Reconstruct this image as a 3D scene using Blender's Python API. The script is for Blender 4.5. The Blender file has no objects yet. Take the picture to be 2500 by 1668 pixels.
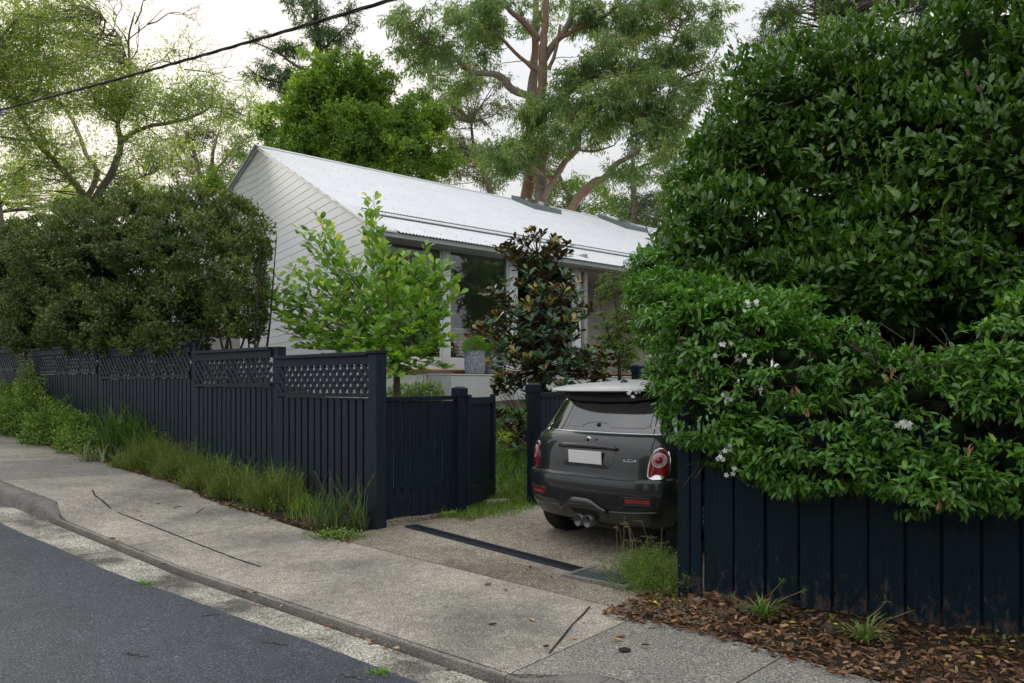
import bpy, math, random
import numpy as np
from mathutils import Vector, Matrix

R = math.radians
random.seed(7)
rng = np.random.default_rng(7)
scene = bpy.context.scene

# ------------------------------------------------------------------ camera, sky, sun, exposure
CAMZ = 1.41
FPX, CX, HY = 1944.0, 1250.0, 946.0
cam_d = bpy.data.cameras.new("camera")
cam_d.sensor_width = 36.0
cam_d.lens = 28.0
cam_d.shift_y = (HY - 834.0) / 2500.0
cam_d.clip_start = 0.05
cam_d.clip_end = 2000.0
cam = bpy.data.objects.new("camera", cam_d)
cam.location = (0, 0, CAMZ)
cam.rotation_euler = (R(90), 0, 0)
scene.collection.objects.link(cam)
scene.camera = cam

SUN_AZ, SUN_EL = R(-34), R(16)          # azimuth from +Y towards +X (negative = left), elevation
sundir = Vector((math.sin(SUN_AZ) * math.cos(SUN_EL), math.cos(SUN_AZ) * math.cos(SUN_EL), math.sin(SUN_EL)))
world = bpy.data.worlds.new("World")
scene.world = world
world.use_nodes = True
wn, wl = world.node_tree.nodes, world.node_tree.links
wn.clear()
w_out = wn.new("ShaderNodeOutputWorld")
w_bg = wn.new("ShaderNodeBackground")
w_bg.inputs["Strength"].default_value = 0.1
sky = wn.new("ShaderNodeTexSky")
sky.sky_type = 'NISHITA'
sky.sun_disc = False
sky.sun_elevation = SUN_EL
sky.sun_rotation = SUN_AZ
tc = wn.new("ShaderNodeTexCoord")
mp = wn.new("ShaderNodeMapping")
mp.inputs["Scale"].default_value = (1.0, 1.0, 3.0)
wl.new(tc.outputs["Generated"], mp.inputs["Vector"])
cn = wn.new("ShaderNodeTexNoise")
cn.inputs["Scale"].default_value = 1.6
cn.inputs["Detail"].default_value = 6
cn.inputs["Roughness"].default_value = 0.5
wl.new(mp.outputs[0], cn.inputs["Vector"])
cr = wn.new("ShaderNodeValToRGB")
cr.color_ramp.elements[0].position = 0.35
cr.color_ramp.elements[0].color = (4.2, 4.4, 4.75, 1)
cr.color_ramp.elements[1].position = 0.65
cr.color_ramp.elements[1].color = (5.6, 5.55, 5.5, 1)
wl.new(cn.outputs["Fac"], cr.inputs[0])
dt = wn.new("ShaderNodeVectorMath")
dt.operation = 'DOT_PRODUCT'
dt.inputs[1].default_value = sundir
wl.new(tc.outputs["Generated"], dt.inputs[0])
gr = wn.new("ShaderNodeValToRGB")
gr.color_ramp.elements[0].position = 0.86
gr.color_ramp.elements[0].color = (0, 0, 0, 1)
gr.color_ramp.elements[1].position = 1.0
gr.color_ramp.elements[1].color = (2.4, 1.8, .9, 1)
wl.new(dt.outputs["Value"], gr.inputs[0])
add = wn.new("ShaderNodeMixRGB")
add.blend_type = 'ADD'
add.inputs[0].default_value = 1
wl.new(cr.outputs[0], add.inputs[1])
wl.new(gr.outputs[0], add.inputs[2])
mx = wn.new("ShaderNodeMixRGB")
mx.inputs[0].default_value = 0.975
wl.new(sky.outputs[0], mx.inputs[1])
wl.new(add.outputs[0], mx.inputs[2])
sepw = wn.new("ShaderNodeSeparateXYZ")
wl.new(tc.outputs["Generated"], sepw.inputs[0])
mrw = wn.new("ShaderNodeMapRange")
mrw.inputs["From Min"].default_value = 0.0
mrw.inputs["From Max"].default_value = 1.0
mrw.inputs["To Min"].default_value = 0.58
mrw.inputs["To Max"].default_value = 1.55
wl.new(sepw.outputs["Z"], mrw.inputs["Value"])
mw = wn.new("ShaderNodeMixRGB")
mw.blend_type = 'MULTIPLY'
mw.inputs[0].default_value = 1
wl.new(mx.outputs[0], mw.inputs[1])
wl.new(mrw.outputs[0], mw.inputs[2])
wl.new(mw.outputs[0], w_bg.inputs[0])
wl.new(w_bg.outputs[0], w_out.inputs[0])

sun_d = bpy.data.lights.new("sun", 'SUN')
sun_d.energy = .9
sun_d.angle = R(12)
sun_d.color = (1.0, 0.93, 0.82)
sun_o = bpy.data.objects.new("sun", sun_d)
sun_o.rotation_euler = (-sundir).to_track_quat('-Z', 'Y').to_euler()
scene.collection.objects.link(sun_o)

scene.view_settings.view_transform = 'Standard'
scene.view_settings.look = 'None'
scene.view_settings.gamma = 1.0
scene.view_settings.use_curve_mapping = False
scene.view_settings.exposure = 0.95
scene.render.engine = 'CYCLES'
scene.cycles.max_bounces = 7
scene.cycles.diffuse_bounces = 3
scene.cycles.glossy_bounces = 3
scene.cycles.transmission_bounces = 5
scene.cycles.transparent_max_bounces = 8

# ------------------------------------------------------------------ basic helpers
col = scene.collection


def W(px, py, Y):
    """world point seen at photo pixel (px, py) at depth Y"""
    return Vector(((px - CX) / FPX * Y, Y, CAMZ - (py - HY) / FPX * Y))


O = np.array([-1.337, 8.0])
SD = np.array([-.749, .662]) / math.hypot(.749, .662)
SN = np.array([SD[1], -SD[0]])


def st(X, Y):
    dx, dy = np.asarray(X) - O[0], np.asarray(Y) - O[1]
    return dx * SD[0] + dy * SD[1], dx * SN[0] + dy * SN[1]


def xy(s, t):
    return O[0] + s * SD[0] + t * SN[0], O[1] + s * SD[1] + t * SN[1]


def sm(a, b, x):
    x = np.clip((np.asarray(x, float) - a) / (b - a), 0, 1)
    return x * x * (3 - 2 * x)


def hs(s):
    s = np.clip(np.asarray(s, float), -25, 30)
    return np.where(s > 0, .06 * s, .022 * s)


def tk(s):
    return -2.05 - .033 * np.clip(s, -12, 12)


def crossing(s):
    """0 on the lowered crossing, 1 where the kerb stands up"""
    return np.clip(1 - sm(-3.95, -3.5, s) * (1 - sm(2.4, 2.9, s)), 0, 1)


def Hst(s, t):
    s = np.asarray(s, float)
    t = np.asarray(t, float)
    z = hs(s) + np.where(t < 0, .03 * np.maximum(t, -3), .055 * np.minimum(t, 9))
    z = z + .10 * crossing(s) * np.clip(-t / 2.0, 0, 1)
    g = sm(-.55, -.05, s - .16 * (t - 1.9))
    z = z + g * np.clip((t - 1.7) * .215, 0, .66)
    z = z * np.where(t > 12, np.clip(1 - (t - 12) / 30, 0.3, 1), 1)
    return z


def H(X, Y):
    return Hst(*st(X, Y))


def G(px, py, off=0.0):
    """ground point seen at photo pixel"""
    Y = 7.0
    for _ in range(60):
        X = (px - CX) / FPX * Y
        z = float(H(X, Y)) + off
        Yn = (CAMZ - z) * FPX / (py - HY)
        Y = Y * .6 + Yn * .4
    return Vector(((px - CX) / FPX * Y, Y, z))


def setp(o, label=None, cat=None, group=None, kind=None):
    if label: o["label"] = label
    if cat: o["category"] = cat
    if group: o["group"] = group
    if kind: o["kind"] = kind
    return o


def empty(name, loc, label, cat, group=None, rz=0.0, rot=None):
    o = bpy.data.objects.new(name, None)
    o.empty_display_size = .1
    o.location = loc
    o.rotation_euler = rot if rot else (0, 0, rz)
    col.objects.link(o)
    return setp(o, label, cat, group)


def link(name, me, parent=None, kind=None, label=None):
    o = bpy.data.objects.new(name, me)
    col.objects.link(o)
    if parent is not None: o.parent = parent
    return setp(o, label, None, None, kind)


class MB:
    def __init__(s):
        s.v, s.f, s.mi = [], [], []

    def add(s, vs, fs, mi=0):
        n = len(s.v)
        s.v += [tuple(v) for v in vs]
        s.f += [tuple(i + n for i in f) for f in fs]
        s.mi += [mi] * len(fs)
        return s

    def box(s, c, d, rz=0.0, mi=0, taper=1.0):
        x, y, z = d[0] / 2, d[1] / 2, d[2] / 2
        vs = []
        for k, (a, b) in ((-1, (1, 1)), (1, (taper, taper))):
            for i, j in ((-1, -1), (1, -1), (1, 1), (-1, 1)):
                X, Y = i * x * a, j * y * b
                vs.append((c[0] + X * math.cos(rz) - Y * math.sin(rz), c[1] + X * math.sin(rz) + Y * math.cos(rz), c[2] + k * z))
        return s.add(vs, [(3, 2, 1, 0), (4, 5, 6, 7), (0, 1, 5, 4), (1, 2, 6, 5), (2, 3, 7, 6), (3, 0, 4, 7)], mi)

    def hexa(s, b4, t4, mi=0):
        return s.add(list(b4) + list(t4), [(3, 2, 1, 0), (4, 5, 6, 7), (0, 1, 5, 4), (1, 2, 6, 5), (2, 3, 7, 6), (3, 0, 4, 7)], mi)

    def bar(s, a, b, w, h, up=Vector((0, 0, 1)), mi=0):
        a, b = Vector(a), Vector(b)
        d = (b - a).normalized()
        sd = d.cross(up).normalized() * (w / 2)
        u = sd.cross(d).normalized() * (h / 2)
        return s.hexa([a - sd - u, a + sd - u, a + sd + u, a - sd + u], [b - sd - u, b + sd - u, b + sd + u, b - sd + u], mi)

    def tube(s, pts, rad, n=6, mi=0, cap=True):
        pts = [Vector(p) for p in pts]
        if not hasattr(rad, '__len__'): rad = [rad] * len(pts)
        base = len(s.v)
        pu = None
        for i, p in enumerate(pts):
            d = (pts[min(i + 1, len(pts) - 1)] - pts[max(i - 1, 0)])
            if d.length < 1e-9: d = Vector((0, 0, 1))
            d.normalize()
            if pu is None:
                pu = d.cross(Vector((.31, .17, .93)))
                if pu.length < .1: pu = d.cross(Vector((1, 0, 0)))
            u = (pu - d * pu.dot(d)).normalized()
            pu = u
            w = d.cross(u)
            for k in range(n):
                a = 2 * math.pi * k / n
                s.v.append(tuple(p + (u * math.cos(a) + w * math.sin(a)) * rad[i]))
        for i in range(len(pts) - 1):
            for k in range(n):
                k2 = (k + 1) % n
                s.f.append((base + i * n + k, base + i * n + k2, base + (i + 1) * n + k2, base + (i + 1) * n + k))
                s.mi.append(mi)
        if cap:
            s.f.append(tuple(base + k for k in reversed(range(n))));s.mi.append(mi)
            s.f.append(tuple(base + (len(pts) - 1) * n + k for k in range(n)));s.mi.append(mi)
        return s

    def lathe(s, prof, c=(0, 0, 0), n=24, mi=0, axis='z'):
        base = len(s.v)
        for r, h in prof:
            for k in range(n):
                a = 2 * math.pi * k / n
                if axis == 'z': p = (c[0] + r * math.cos(a), c[1] + r * math.sin(a), c[2] + h)
                elif axis == 'x': p = (c[0] + h, c[1] + r * math.cos(a), c[2] + r * math.sin(a))
                else: p = (c[0] + r * math.cos(a), c[1] + h, c[2] - r * math.sin(a))
                s.v.append(p)
        for i in range(len(prof) - 1):
            for k in range(n):
                k2 = (k + 1) % n
                s.f.append((base + i * n + k, base + i * n + k2, base + (i + 1) * n + k2, base + (i + 1) * n + k))
                s.mi.append(mi)
        return s

    def mesh(s, name, mats, smooth=False, ang=None, bevel=0):
        me = bpy.data.meshes.new(name)
        me.from_pydata(s.v, [], s.f)
        if not isinstance(mats, (list, tuple)): mats = [mats]
        for m in mats: me.materials.append(m)
        if len(mats) > 1: me.polygons.foreach_set("material_index", s.mi)
        if smooth or ang:
            me.polygons.foreach_set("use_smooth", [True] * len(me.polygons))
            if ang: me.set_sharp_from_angle(angle=R(ang))
        me.update()
        return me

    def obj(s, name, mats, parent=None, smooth=False, ang=None, kind=None, label=None, bevel=0):
        o = link(name, s.mesh(name, mats, smooth, ang), parent, kind, label)
        if bevel:
            m = o.modifiers.new("bevel", 'BEVEL')
            m.width = bevel
            m.segments = 2
            m.limit_method = 'ANGLE'
        return o


# ------------------------------------------------------------------ materials
def new_mat(name):
    m = bpy.data.materials.new(name)
    m.use_nodes = True
    nt = m.node_tree
    b = nt.nodes["Principled BSDF"]
    return m, nt.nodes, nt.links, b


def ramp(n, stops):
    r = n.new("ShaderNodeValToRGB")
    e = r.color_ramp.elements
    while len(e) > 1: e.remove(e[0])
    e[0].position = stops[0][0]
    e[0].color = (*stops[0][1], 1)
    for p, c in stops[1:]:
        x = e.new(p)
        x.color = (*c, 1)
    return r


def pm(name, layers, rough=.7, bump=0.0, bscale=60, metal=0.0, spec=.5, coat=0.0, objcoord=True, rough_noise=0.0, stretch=(1, 1, 1)):
    """layers: list of (scale, stops, factor) noise layers; first is the base"""
    m, n, l, b = new_mat(name)
    b.inputs["Roughness"].default_value = rough
    b.inputs["Metallic"].default_value = metal
    b.inputs["Specular IOR Level"].default_value = spec
    b.inputs["Coat Weight"].default_value = coat
    tcn = n.new("ShaderNodeTexCoord")
    mpn = n.new("ShaderNodeMapping")
    mpn.inputs["Scale"].default_value = stretch
    l.new(tcn.outputs["Object"], mpn.inputs["Vector"])
    prev = None
    for i, lay in enumerate(layers):
        sc, stops, fac = lay[:3]
        nz = n.new("ShaderNodeTexNoise")
        nz.inputs["Scale"].default_value = sc
        nz.inputs["Detail"].default_value = 5 if len(lay) < 4 else lay[3]
        nz.inputs["Roughness"].default_value = .6
        l.new(mpn.outputs[0], nz.inputs["Vector"])
        rp = ramp(n, stops)
        l.new(nz.outputs["Fac"], rp.inputs[0])
        if prev is None: prev = rp.outputs[0]
        else:
            mxn = n.new("ShaderNodeMixRGB")
            mxn.blend_type = 'MULTIPLY'
            mxn.inputs[0].default_value = fac
            l.new(prev, mxn.inputs[1])
            l.new(rp.outputs[0], mxn.inputs[2])
            prev = mxn.outputs[0]
    l.new(prev, b.inputs["Base Color"])
    if bump:
        nz = n.new("ShaderNodeTexNoise")
        nz.inputs["Scale"].default_value = bscale
        nz.inputs["Detail"].default_value = 4
        l.new(mpn.outputs[0], nz.inputs["Vector"])
        bp = n.new("ShaderNodeBump")
        bp.inputs["Strength"].default_value = bump
        bp.inputs["Distance"].default_value = .01
        l.new(nz.outputs["Fac"], bp.inputs["Height"])
        l.new(bp.outputs[0], b.inputs["Normal"])
    return m


def g3(v): return (v, v, v)


def flat2(a, b): return [(.3, a), (.7, b)]


def leafmat(name, stops, rough=.45, trans=.35, under=None, spec=.5, tint=(1.5, 1.7, .7)):
    m, n, l, b = new_mat(name)
    at = n.new("ShaderNodeAttribute")
    at.attribute_name = "rnd"
    rp = ramp(n, stops)
    l.new(at.outputs["Fac"], rp.inputs[0])
    c = rp.outputs[0]
    if under:
        ge = n.new("ShaderNodeNewGeometry")
        mxn = n.new("ShaderNodeMixRGB")
        l.new(ge.outputs["Backfacing"], mxn.inputs[0])
        l.new(c, mxn.inputs[1])
        rp2 = ramp(n, under)
        l.new(at.outputs["Fac"], rp2.inputs[0])
        l.new(rp2.outputs[0], mxn.inputs[2])
        c = mxn.outputs[0]
    l.new(c, b.inputs["Base Color"])
    b.inputs["Roughness"].default_value = rough
    b.inputs["Specular IOR Level"].default_value = spec
    if trans > 0:
        tr = n.new("ShaderNodeBsdfTranslucent")
        tm = n.new("ShaderNodeMixRGB")
        tm.blend_type = 'MULTIPLY'
        tm.inputs[0].default_value = 1
        tm.inputs[2].default_value = (*tint, 1)
        l.new(c, tm.inputs[1])
        l.new(tm.outputs[0], tr.inputs["Color"])
        ms = n.new("ShaderNodeMixShader")
        ms.inputs[0].default_value = trans
        l.new(b.outputs[0], ms.inputs[1])
        l.new(tr.outputs[0], ms.inputs[2])
        l.new(ms.outputs[0], n["Material Output"].inputs["Surface"])
    return m


def weathered_paint(name, base, wear, lo, hi, rough=.5, amount=.5, scale=7):
    """dark paint with bare timber showing in blotches near the foot (object z between lo and hi)"""
    m, n, l, b = new_mat(name)
    tcn = n.new("ShaderNodeTexCoord")
    mpn = n.new("ShaderNodeMapping")
    mpn.inputs["Scale"].default_value = (1, 1, .12)
    l.new(tcn.outputs["Object"], mpn.inputs["Vector"])
    gn = n.new("ShaderNodeTexNoise")
    gn.inputs["Scale"].default_value = 45
    gn.inputs["Detail"].default_value = 5
    l.new(mpn.outputs[0], gn.inputs["Vector"])
    g = ramp(n, [(.3, tuple(c * .75 for c in base)), (.7, tuple(c * 1.25 for c in base))])
    l.new(gn.outputs["Fac"], g.inputs[0])
    sep = n.new("ShaderNodeSeparateXYZ")
    l.new(tcn.outputs["Object"], sep.inputs[0])
    mr = n.new("ShaderNodeMapRange")
    mr.inputs["From Min"].default_value = hi
    mr.inputs["From Max"].default_value = lo
    mr.inputs["To Min"].default_value = -.34
    mr.inputs["To Max"].default_value = .12
    l.new(sep.outputs["Z"], mr.inputs["Value"])
    pn = n.new("ShaderNodeTexNoise")
    pn.inputs["Scale"].default_value = scale
    pn.inputs["Detail"].default_value = 12
    pn.inputs["Roughness"].default_value = .72
    mp2 = n.new("ShaderNodeMapping")
    mp2.inputs["Scale"].default_value = (1, 1, .45)
    l.new(tcn.outputs["Object"], mp2.inputs["Vector"])
    l.new(mp2.outputs[0], pn.inputs["Vector"])
    ad = n.new("ShaderNodeMath")
    ad.operation = 'ADD'
    l.new(pn.outputs["Fac"], ad.inputs[0])
    l.new(mr.outputs[0], ad.inputs[1])
    wr = ramp(n, [(.52, (0, 0, 0)), (.68, (amount,) * 3)])
    l.new(ad.outputs[0], wr.inputs[0])
    mxn = n.new("ShaderNodeMixRGB")
    l.new(wr.outputs[0], mxn.inputs[0])
    l.new(g.outputs[0], mxn.inputs[1])
    wn2 = ramp(n, [(.3, tuple(c * .5 for c in wear)), (.75, wear)])
    l.new(gn.outputs["Fac"], wn2.inputs[0])
    l.new(wn2.outputs[0], mxn.inputs[2])
    l.new(mxn.outputs[0], b.inputs["Base Color"])
    b.inputs["Roughness"].default_value = rough
    b.inputs["Specular IOR Level"].default_value = .22
    bp = n.new("ShaderNodeBump")
    bp.inputs["Strength"].default_value = .25
    bp.inputs["Distance"].default_value = .004
    l.new(gn.outputs["Fac"], bp.inputs["Height"])
    l.new(bp.outputs[0], b.inputs["Normal"])
    return m


M = {}
M['asphalt'] = pm('asphalt', [(95, [(.36, (0.0181, 0.0216, 0.0272)), (.5, (0.0583, 0.0662, 0.0787)), (.58, (0.0778, 0.0864, 0.1002)), (.68, (0.2851, 0.3038, 0.3434))], 1, 4), (.55, [(.35, g3(.72)), (.5, g3(1.0)), (.65, g3(1.22))], .9, 7), (9, flat2(g3(.72), g3(1.12)), .7, 7)], rough=.7, bump=1.0, bscale=110)
CON = [(105, [(.36, (0.1513, 0.1294, 0.1000)), (.48, (0.3630, 0.3263, 0.2686)), (.56, (0.4538, 0.4116, 0.3500)), (.66, (0.8163, 0.8232, 0.7430))], 1, 4), (1.1, [(.32, g3(.55)), (.5, g3(.95)), (.68, (1.3, 1.27, 1.22))], .95, 9), (14, flat2(g3(.66), g3(1.15)), .8, 6)]
M['concrete'] = pm('concrete', CON, rough=.9, bump=.5, bscale=160)
M['concrete_drive'] = pm('concrete_drive', [(75, [(.36, (0.1162, 0.0944, 0.0668)), (.48, (0.2947, 0.2512, 0.1888)), (.56, (0.3722, 0.3228, 0.2469)), (.66, (0.8063, 0.7308, 0.6100))], 1, 4), (.9, [(.32, g3(.5)), (.5, g3(.92)), (.68, g3(1.25))], .95, 9), (12, flat2(g3(.66), g3(1.12)), .8, 6)], rough=.9, bump=.5, bscale=140)
M['concrete_grey'] = pm('concrete_grey', [(80, [(.36, (0.0988, 0.0941, 0.0846)), (.48, (0.2470, 0.2321, 0.2042)), (.56, (0.3128, 0.2932, 0.2596)), (.66, (0.6915, 0.6507, 0.5833))], 1, 4), (1.6, flat2(g3(.75), g3(1.12)), .9, 7)], rough=.9, bump=.5, bscale=150)
M['gutter'] = pm('gutter', [(70, [(.36, (0.1260, 0.1149, 0.0929)), (.5, (0.3653, 0.3396, 0.2786)), (.66, (0.7810, 0.7410, 0.6501))], 1, 4), (1.7, [(.40, g3(.30)), (.49, g3(.8)), (.62, g3(1.35))], .95, 10), (14, flat2(g3(.7), g3(1.1)), .8)], rough=.9, bump=.6, bscale=120)
M['kerb'] = pm('kerb', [(120, [(.3, (0.1040, 0.0975, 0.0845)), (.5, (0.2210, 0.2080, 0.1820)), (.7, (0.4420, 0.4160, 0.3770))], 1, 3), (3, flat2(g3(.55), g3(1.1)), .9, 7)], rough=.9, bump=.8, bscale=70)
M['joint'] = pm('joint', [(80, flat2((.02, .018, .014), (.045, .04, .03)), 1)], rough=1)
M['soil'] = pm('soil', [(30, flat2((.02, .014, .009), (.07, .05, .032)), 1), (3, flat2(g3(.6), g3(1.2)), .8)], rough=1, bump=1, bscale=40)
M['lawn_soil'] = pm('lawn_soil', [(30, flat2((.02, .026, .008), (.05, .06, .02)), 1)], rough=1, bump=1, bscale=40)
M['fence'] = weathered_paint('fence_paint', (.0185, .0275, .040), (.06, .05, .04), -.05, .3, rough=.5, amount=.25)
M['fence_right'] = weathered_paint('worn_fence_paint', (.0045, .017, .028), (.20, .13, .10), -.15, .8, rough=.5, amount=.6, scale=22)
M['fence_blue'] = weathered_paint('gate_paint', (.013, .020, .035), (.1, .08, .06), -.1, .1, rough=.45, amount=.3)
M['brown_fence'] = pm('brown_boards', [(30, flat2((.012, .007, .005), (.03, .018, .013)), 1)], rough=.9)
M['white'] = pm('white_paint', [(3, flat2((.79, .81, .84), (.83, .85, .875)), 1)], rough=.42)
M['frame'] = pm('frame_paint', [(3, flat2((.66, .71, .70), (.72, .76, .755)), 1)], rough=.4)
M['sill_white'] = pm('sill_paint', [(3, flat2((.78, .79, .80), (.84, .85, .86)), 1)], rough=.4)
M['roof'] = pm('roof_steel', [(1.3, flat2((.70, .715, .735), (.78, .79, .805)), 1)], rough=.38)
M['soffit'] = pm('soffit_paint', [(3, flat2((.40, .45, .44), (.46, .50, .49)), 1)], rough=.6)
M['grooveline'] = pm('groove_paint', [(3, flat2(g3(.5), g3(.56)), 1)], rough=.7)
M['timber'] = pm('timber_deck', [(25, flat2((.20, .075, .025), (.34, .15, .06)), 1)], rough=.55, stretch=(1, 1, 1))
M['render'] = pm('rendered_wall', [(60, flat2((.58, .60, .57), (.66, .68, .65)), 1), (1.3, flat2(g3(.84), g3(1.06)), .9, 8)], rough=.9, bump=.2, bscale=50)
M['porch'] = pm('porch_wall', [(4, flat2((.36, .35, .33), (.42, .405, .38)), 1)], rough=.8)
M['interior'] = pm('interior_wall', [(2, flat2((.55, .52, .47), (.62, .59, .54)), 1)], rough=.8)
M['interior_dark'] = pm('interior_dark', [(2, flat2((.01, .01, .01), (.03, .03, .03)), 1)], rough=.6)
M['orange_wood'] = pm('orange_wood', [(14, flat2((.42, .14, .035), (.62, .25, .075)), 1)], rough=.5)
M['skyframe'] = pm('skylight_frame', [(5, flat2((.13, .16, .165), (.17, .2, .205)), 1)], rough=.4)
M['pot'] = pm('terrazzo_pot', [(55, [(.4, (.12, .15, .19)), (.5, (.2, .23, .27)), (.62, (.5, .53, .56))], 1, 2)], rough=.7, bump=.2, bscale=80)
M['bark'] = pm('bark_grey', [(9, [(.3, (.10, .085, .07)), (.55, (.24, .2, .165)), (.75, (.36, .31, .26))], 1), (40, flat2(g3(.7), g3(1.1)), .7)], rough=.9, bump=1, bscale=25, stretch=(1, 1, .35))
M['bark_gum'] = pm('bark_gum', [(1.6, [(.34, (.24, .12, .07)), (.47, (.30, .19, .13)), (.6, (.27, .235, .20)), (.72, (.18, .155, .14))], 1, 7), (22, flat2(g3(.6), g3(1.15)), .8)], rough=.85, bump=1, bscale=18, stretch=(1, 1, .4))
M['bark_dark'] = pm('bark_dark', [(20, flat2((.03, .022, .017), (.10, .075, .06)), 1)], rough=.9, bump=.8, bscale=30)
M['twig_pale'] = pm('twig_pale', [(20, flat2((.14, .115, .095), (.28, .24, .2)), 1)], rough=.9)
M['stem_green'] = pm('stem_green', [(20, flat2((.09, .12, .03), (.2, .2, .07)), 1)], rough=.7)
M['plastic'] = pm('black_plastic', [(30, flat2((.008, .009, .011), (.014, .016, .019)), 1)], rough=.5)
M['drain'] = pm('drain_grate', [(20, flat2((.012, .02, .03), (.03, .042, .055)), 1)], rough=.45)
M['steel'] = pm('grey_metal', [(10, flat2((.3, .32, .34), (.42, .44, .46)), 1)], rough=.4, metal=.7)
M['steel_dark'] = pm('dark_steel', [(10, flat2((.10, .10, .10), (.18, .18, .18)), 1)], rough=.35, metal=.8)
M['cable'] = pm('cable_rubber', [(30, flat2((.025, .022, .02), (.06, .052, .045)), 1)], rough=.7)
M['chrome'] = pm('chrome', [(4, flat2(g3(.72), g3(.8)), 1)], rough=.12, metal=1)
M['carpaint'] = pm('dark_grey_car_paint', [(300, flat2((.015, .017, .018), (.025, .028, .029)), 1, 2)], rough=.32, metal=.35, coat=1.0)
M['carpaint'].node_tree.nodes["Principled BSDF"].inputs["Coat Roughness"].default_value = .04
M['carwhite'] = pm('white_car_paint', [(3, flat2(g3(.82), g3(.85)), 1)], rough=.4, coat=.5)
M['rubber'] = pm('tyre_rubber', [(40, flat2(g3(.010), g3(.02)), 1)], rough=.85)
M['plate'] = pm('plate_white', [(8, flat2((.78, .79, .77), (.84, .84, .82)), 1)], rough=.4)
M['redlens'] = pm('red_lens', [(20, flat2((.20, .006, .010), (.36, .015, .02)), 1)], rough=.12, coat=1)
M['pinklens'] = pm('pale_lens', [(20, flat2((.5, .2, .2), (.65, .4, .38)), 1)], rough=.12, coat=1)
M['clearlens'] = pm('clear_lens', [(20, flat2((.55, .55, .56), (.75, .75, .76)), 1)], rough=.12, coat=1)
M['flower'] = pm('white_petal', [(20, flat2((.78, .78, .72), (.85, .85, .8)), 1)], rough=.6)
M['deadpetal'] = pm('faded_petal', [(20, flat2((.55, .4, .3), (.7, .55, .45)), 1)], rough=.7)


def glassmat(name, tint, refl_rough=.02, base=.5):
    m, n, l, b = new_mat(name)
    n.remove(b)
    gl = n.new("ShaderNodeBsdfGlossy")
    gl.inputs["Roughness"].default_value = refl_rough
    gl.inputs["Color"].default_value = (.95, .97, .97, 1)
    tr = n.new("ShaderNodeBsdfTransparent")
    tr.inputs["Color"].default_value = (*tint, 1)
    fr = n.new("ShaderNodeFresnel")
    fr.inputs["IOR"].default_value = base
    ms = n.new("ShaderNodeMixShader")
    l.new(fr.outputs[0], ms.inputs[0])
    l.new(tr.outputs[0], ms.inputs[1])
    l.new(gl.outputs[0], ms.inputs[2])
    l.new(ms.outputs[0], n["Material Output"].inputs["Surface"])
    return m


M['glass'] = glassmat('window_glass', (.86, .88, .87), base=1.5)
M['skyglass'] = pm('skylight_glass', [(2, flat2((.05, .06, .055), (.1, .11, .1)), 1)], rough=.08)
M['carglass'] = pm('car_glass', [(3, flat2((.006, .008, .010), (.012, .015, .018)), 1)], rough=.06, spec=.9)
M['carglass'].node_tree.nodes["Principled BSDF"].inputs["IOR"].default_value = 1.85

LM = {}
M['shade_core'] = pm('inner_shade', [(25, flat2((.012, .018, .008), (.025, .04, .014)), 1)], rough=1, spec=0, bump=1, bscale=30)  # near-black colour stands in for the shade deep inside the hedges
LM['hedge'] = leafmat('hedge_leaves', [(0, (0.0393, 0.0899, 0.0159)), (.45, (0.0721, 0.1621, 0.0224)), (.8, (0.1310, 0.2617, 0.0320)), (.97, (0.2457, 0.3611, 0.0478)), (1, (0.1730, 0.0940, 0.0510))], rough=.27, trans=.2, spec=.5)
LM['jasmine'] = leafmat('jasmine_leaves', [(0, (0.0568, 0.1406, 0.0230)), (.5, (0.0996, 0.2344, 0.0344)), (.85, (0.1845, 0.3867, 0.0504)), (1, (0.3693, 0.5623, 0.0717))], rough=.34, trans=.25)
LM['lilly'] = leafmat('small_hedge_leaves', [(0, (0.0420, 0.0749, 0.0193)), (.5, (0.1050, 0.1474, 0.0362)), (.85, (0.2398, 0.2677, 0.0603)), (1, (0.4797, 0.2946, 0.0842))], rough=.45, trans=.25)
LM['gum'] = leafmat('gum_leaves', [(0, (0.1201, 0.1945, 0.0825)), (.5, (0.2003, 0.2972, 0.1085)), (.85, (0.3206, 0.4004, 0.1414)), (1, (0.5610, 0.4575, 0.1521))], rough=.5, trans=.38)
LM['gum_pale'] = leafmat('pale_gum_leaves', [(0, (0.1080, 0.1320, 0.0600)), (.6, (0.1920, 0.2160, 0.0960)), (1, (0.3600, 0.3120, 0.1560))], rough=.5, trans=.4)
LM['jac'] = leafmat('jacaranda_leaves', [(0, (0.1864, 0.2642, 0.0879)), (.5, (0.3387, 0.4169, 0.1279)), (.85, (0.5760, 0.5836, 0.1799)), (1, (0.7040, 0.6948, 0.2397))], rough=.5, trans=.55)
LM['bright'] = leafmat('bright_tree_leaves', [(0, (0.0881, 0.1601, 0.0265)), (.5, (0.1652, 0.2671, 0.0353)), (.85, (0.2863, 0.4057, 0.0443)), (1, (0.4753, 0.5769, 0.0530))], rough=.45, trans=.4)
LM['dark'] = leafmat('dark_tree_leaves', [(0, (0.0507, 0.0929, 0.0372)), (.6, (0.0929, 0.1605, 0.0592)), (1, (0.1859, 0.2535, 0.0845))], rough=.5, trans=.35)
LM['shrub'] = leafmat('shrub_leaves', [(0, (0.1158, 0.2354, 0.0443)), (.5, (0.2060, 0.3728, 0.0537)), (.85, (0.3864, 0.5690, 0.0789)), (1, (0.8000, 0.7066, 0.0633))], rough=.38, trans=.3)
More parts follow.
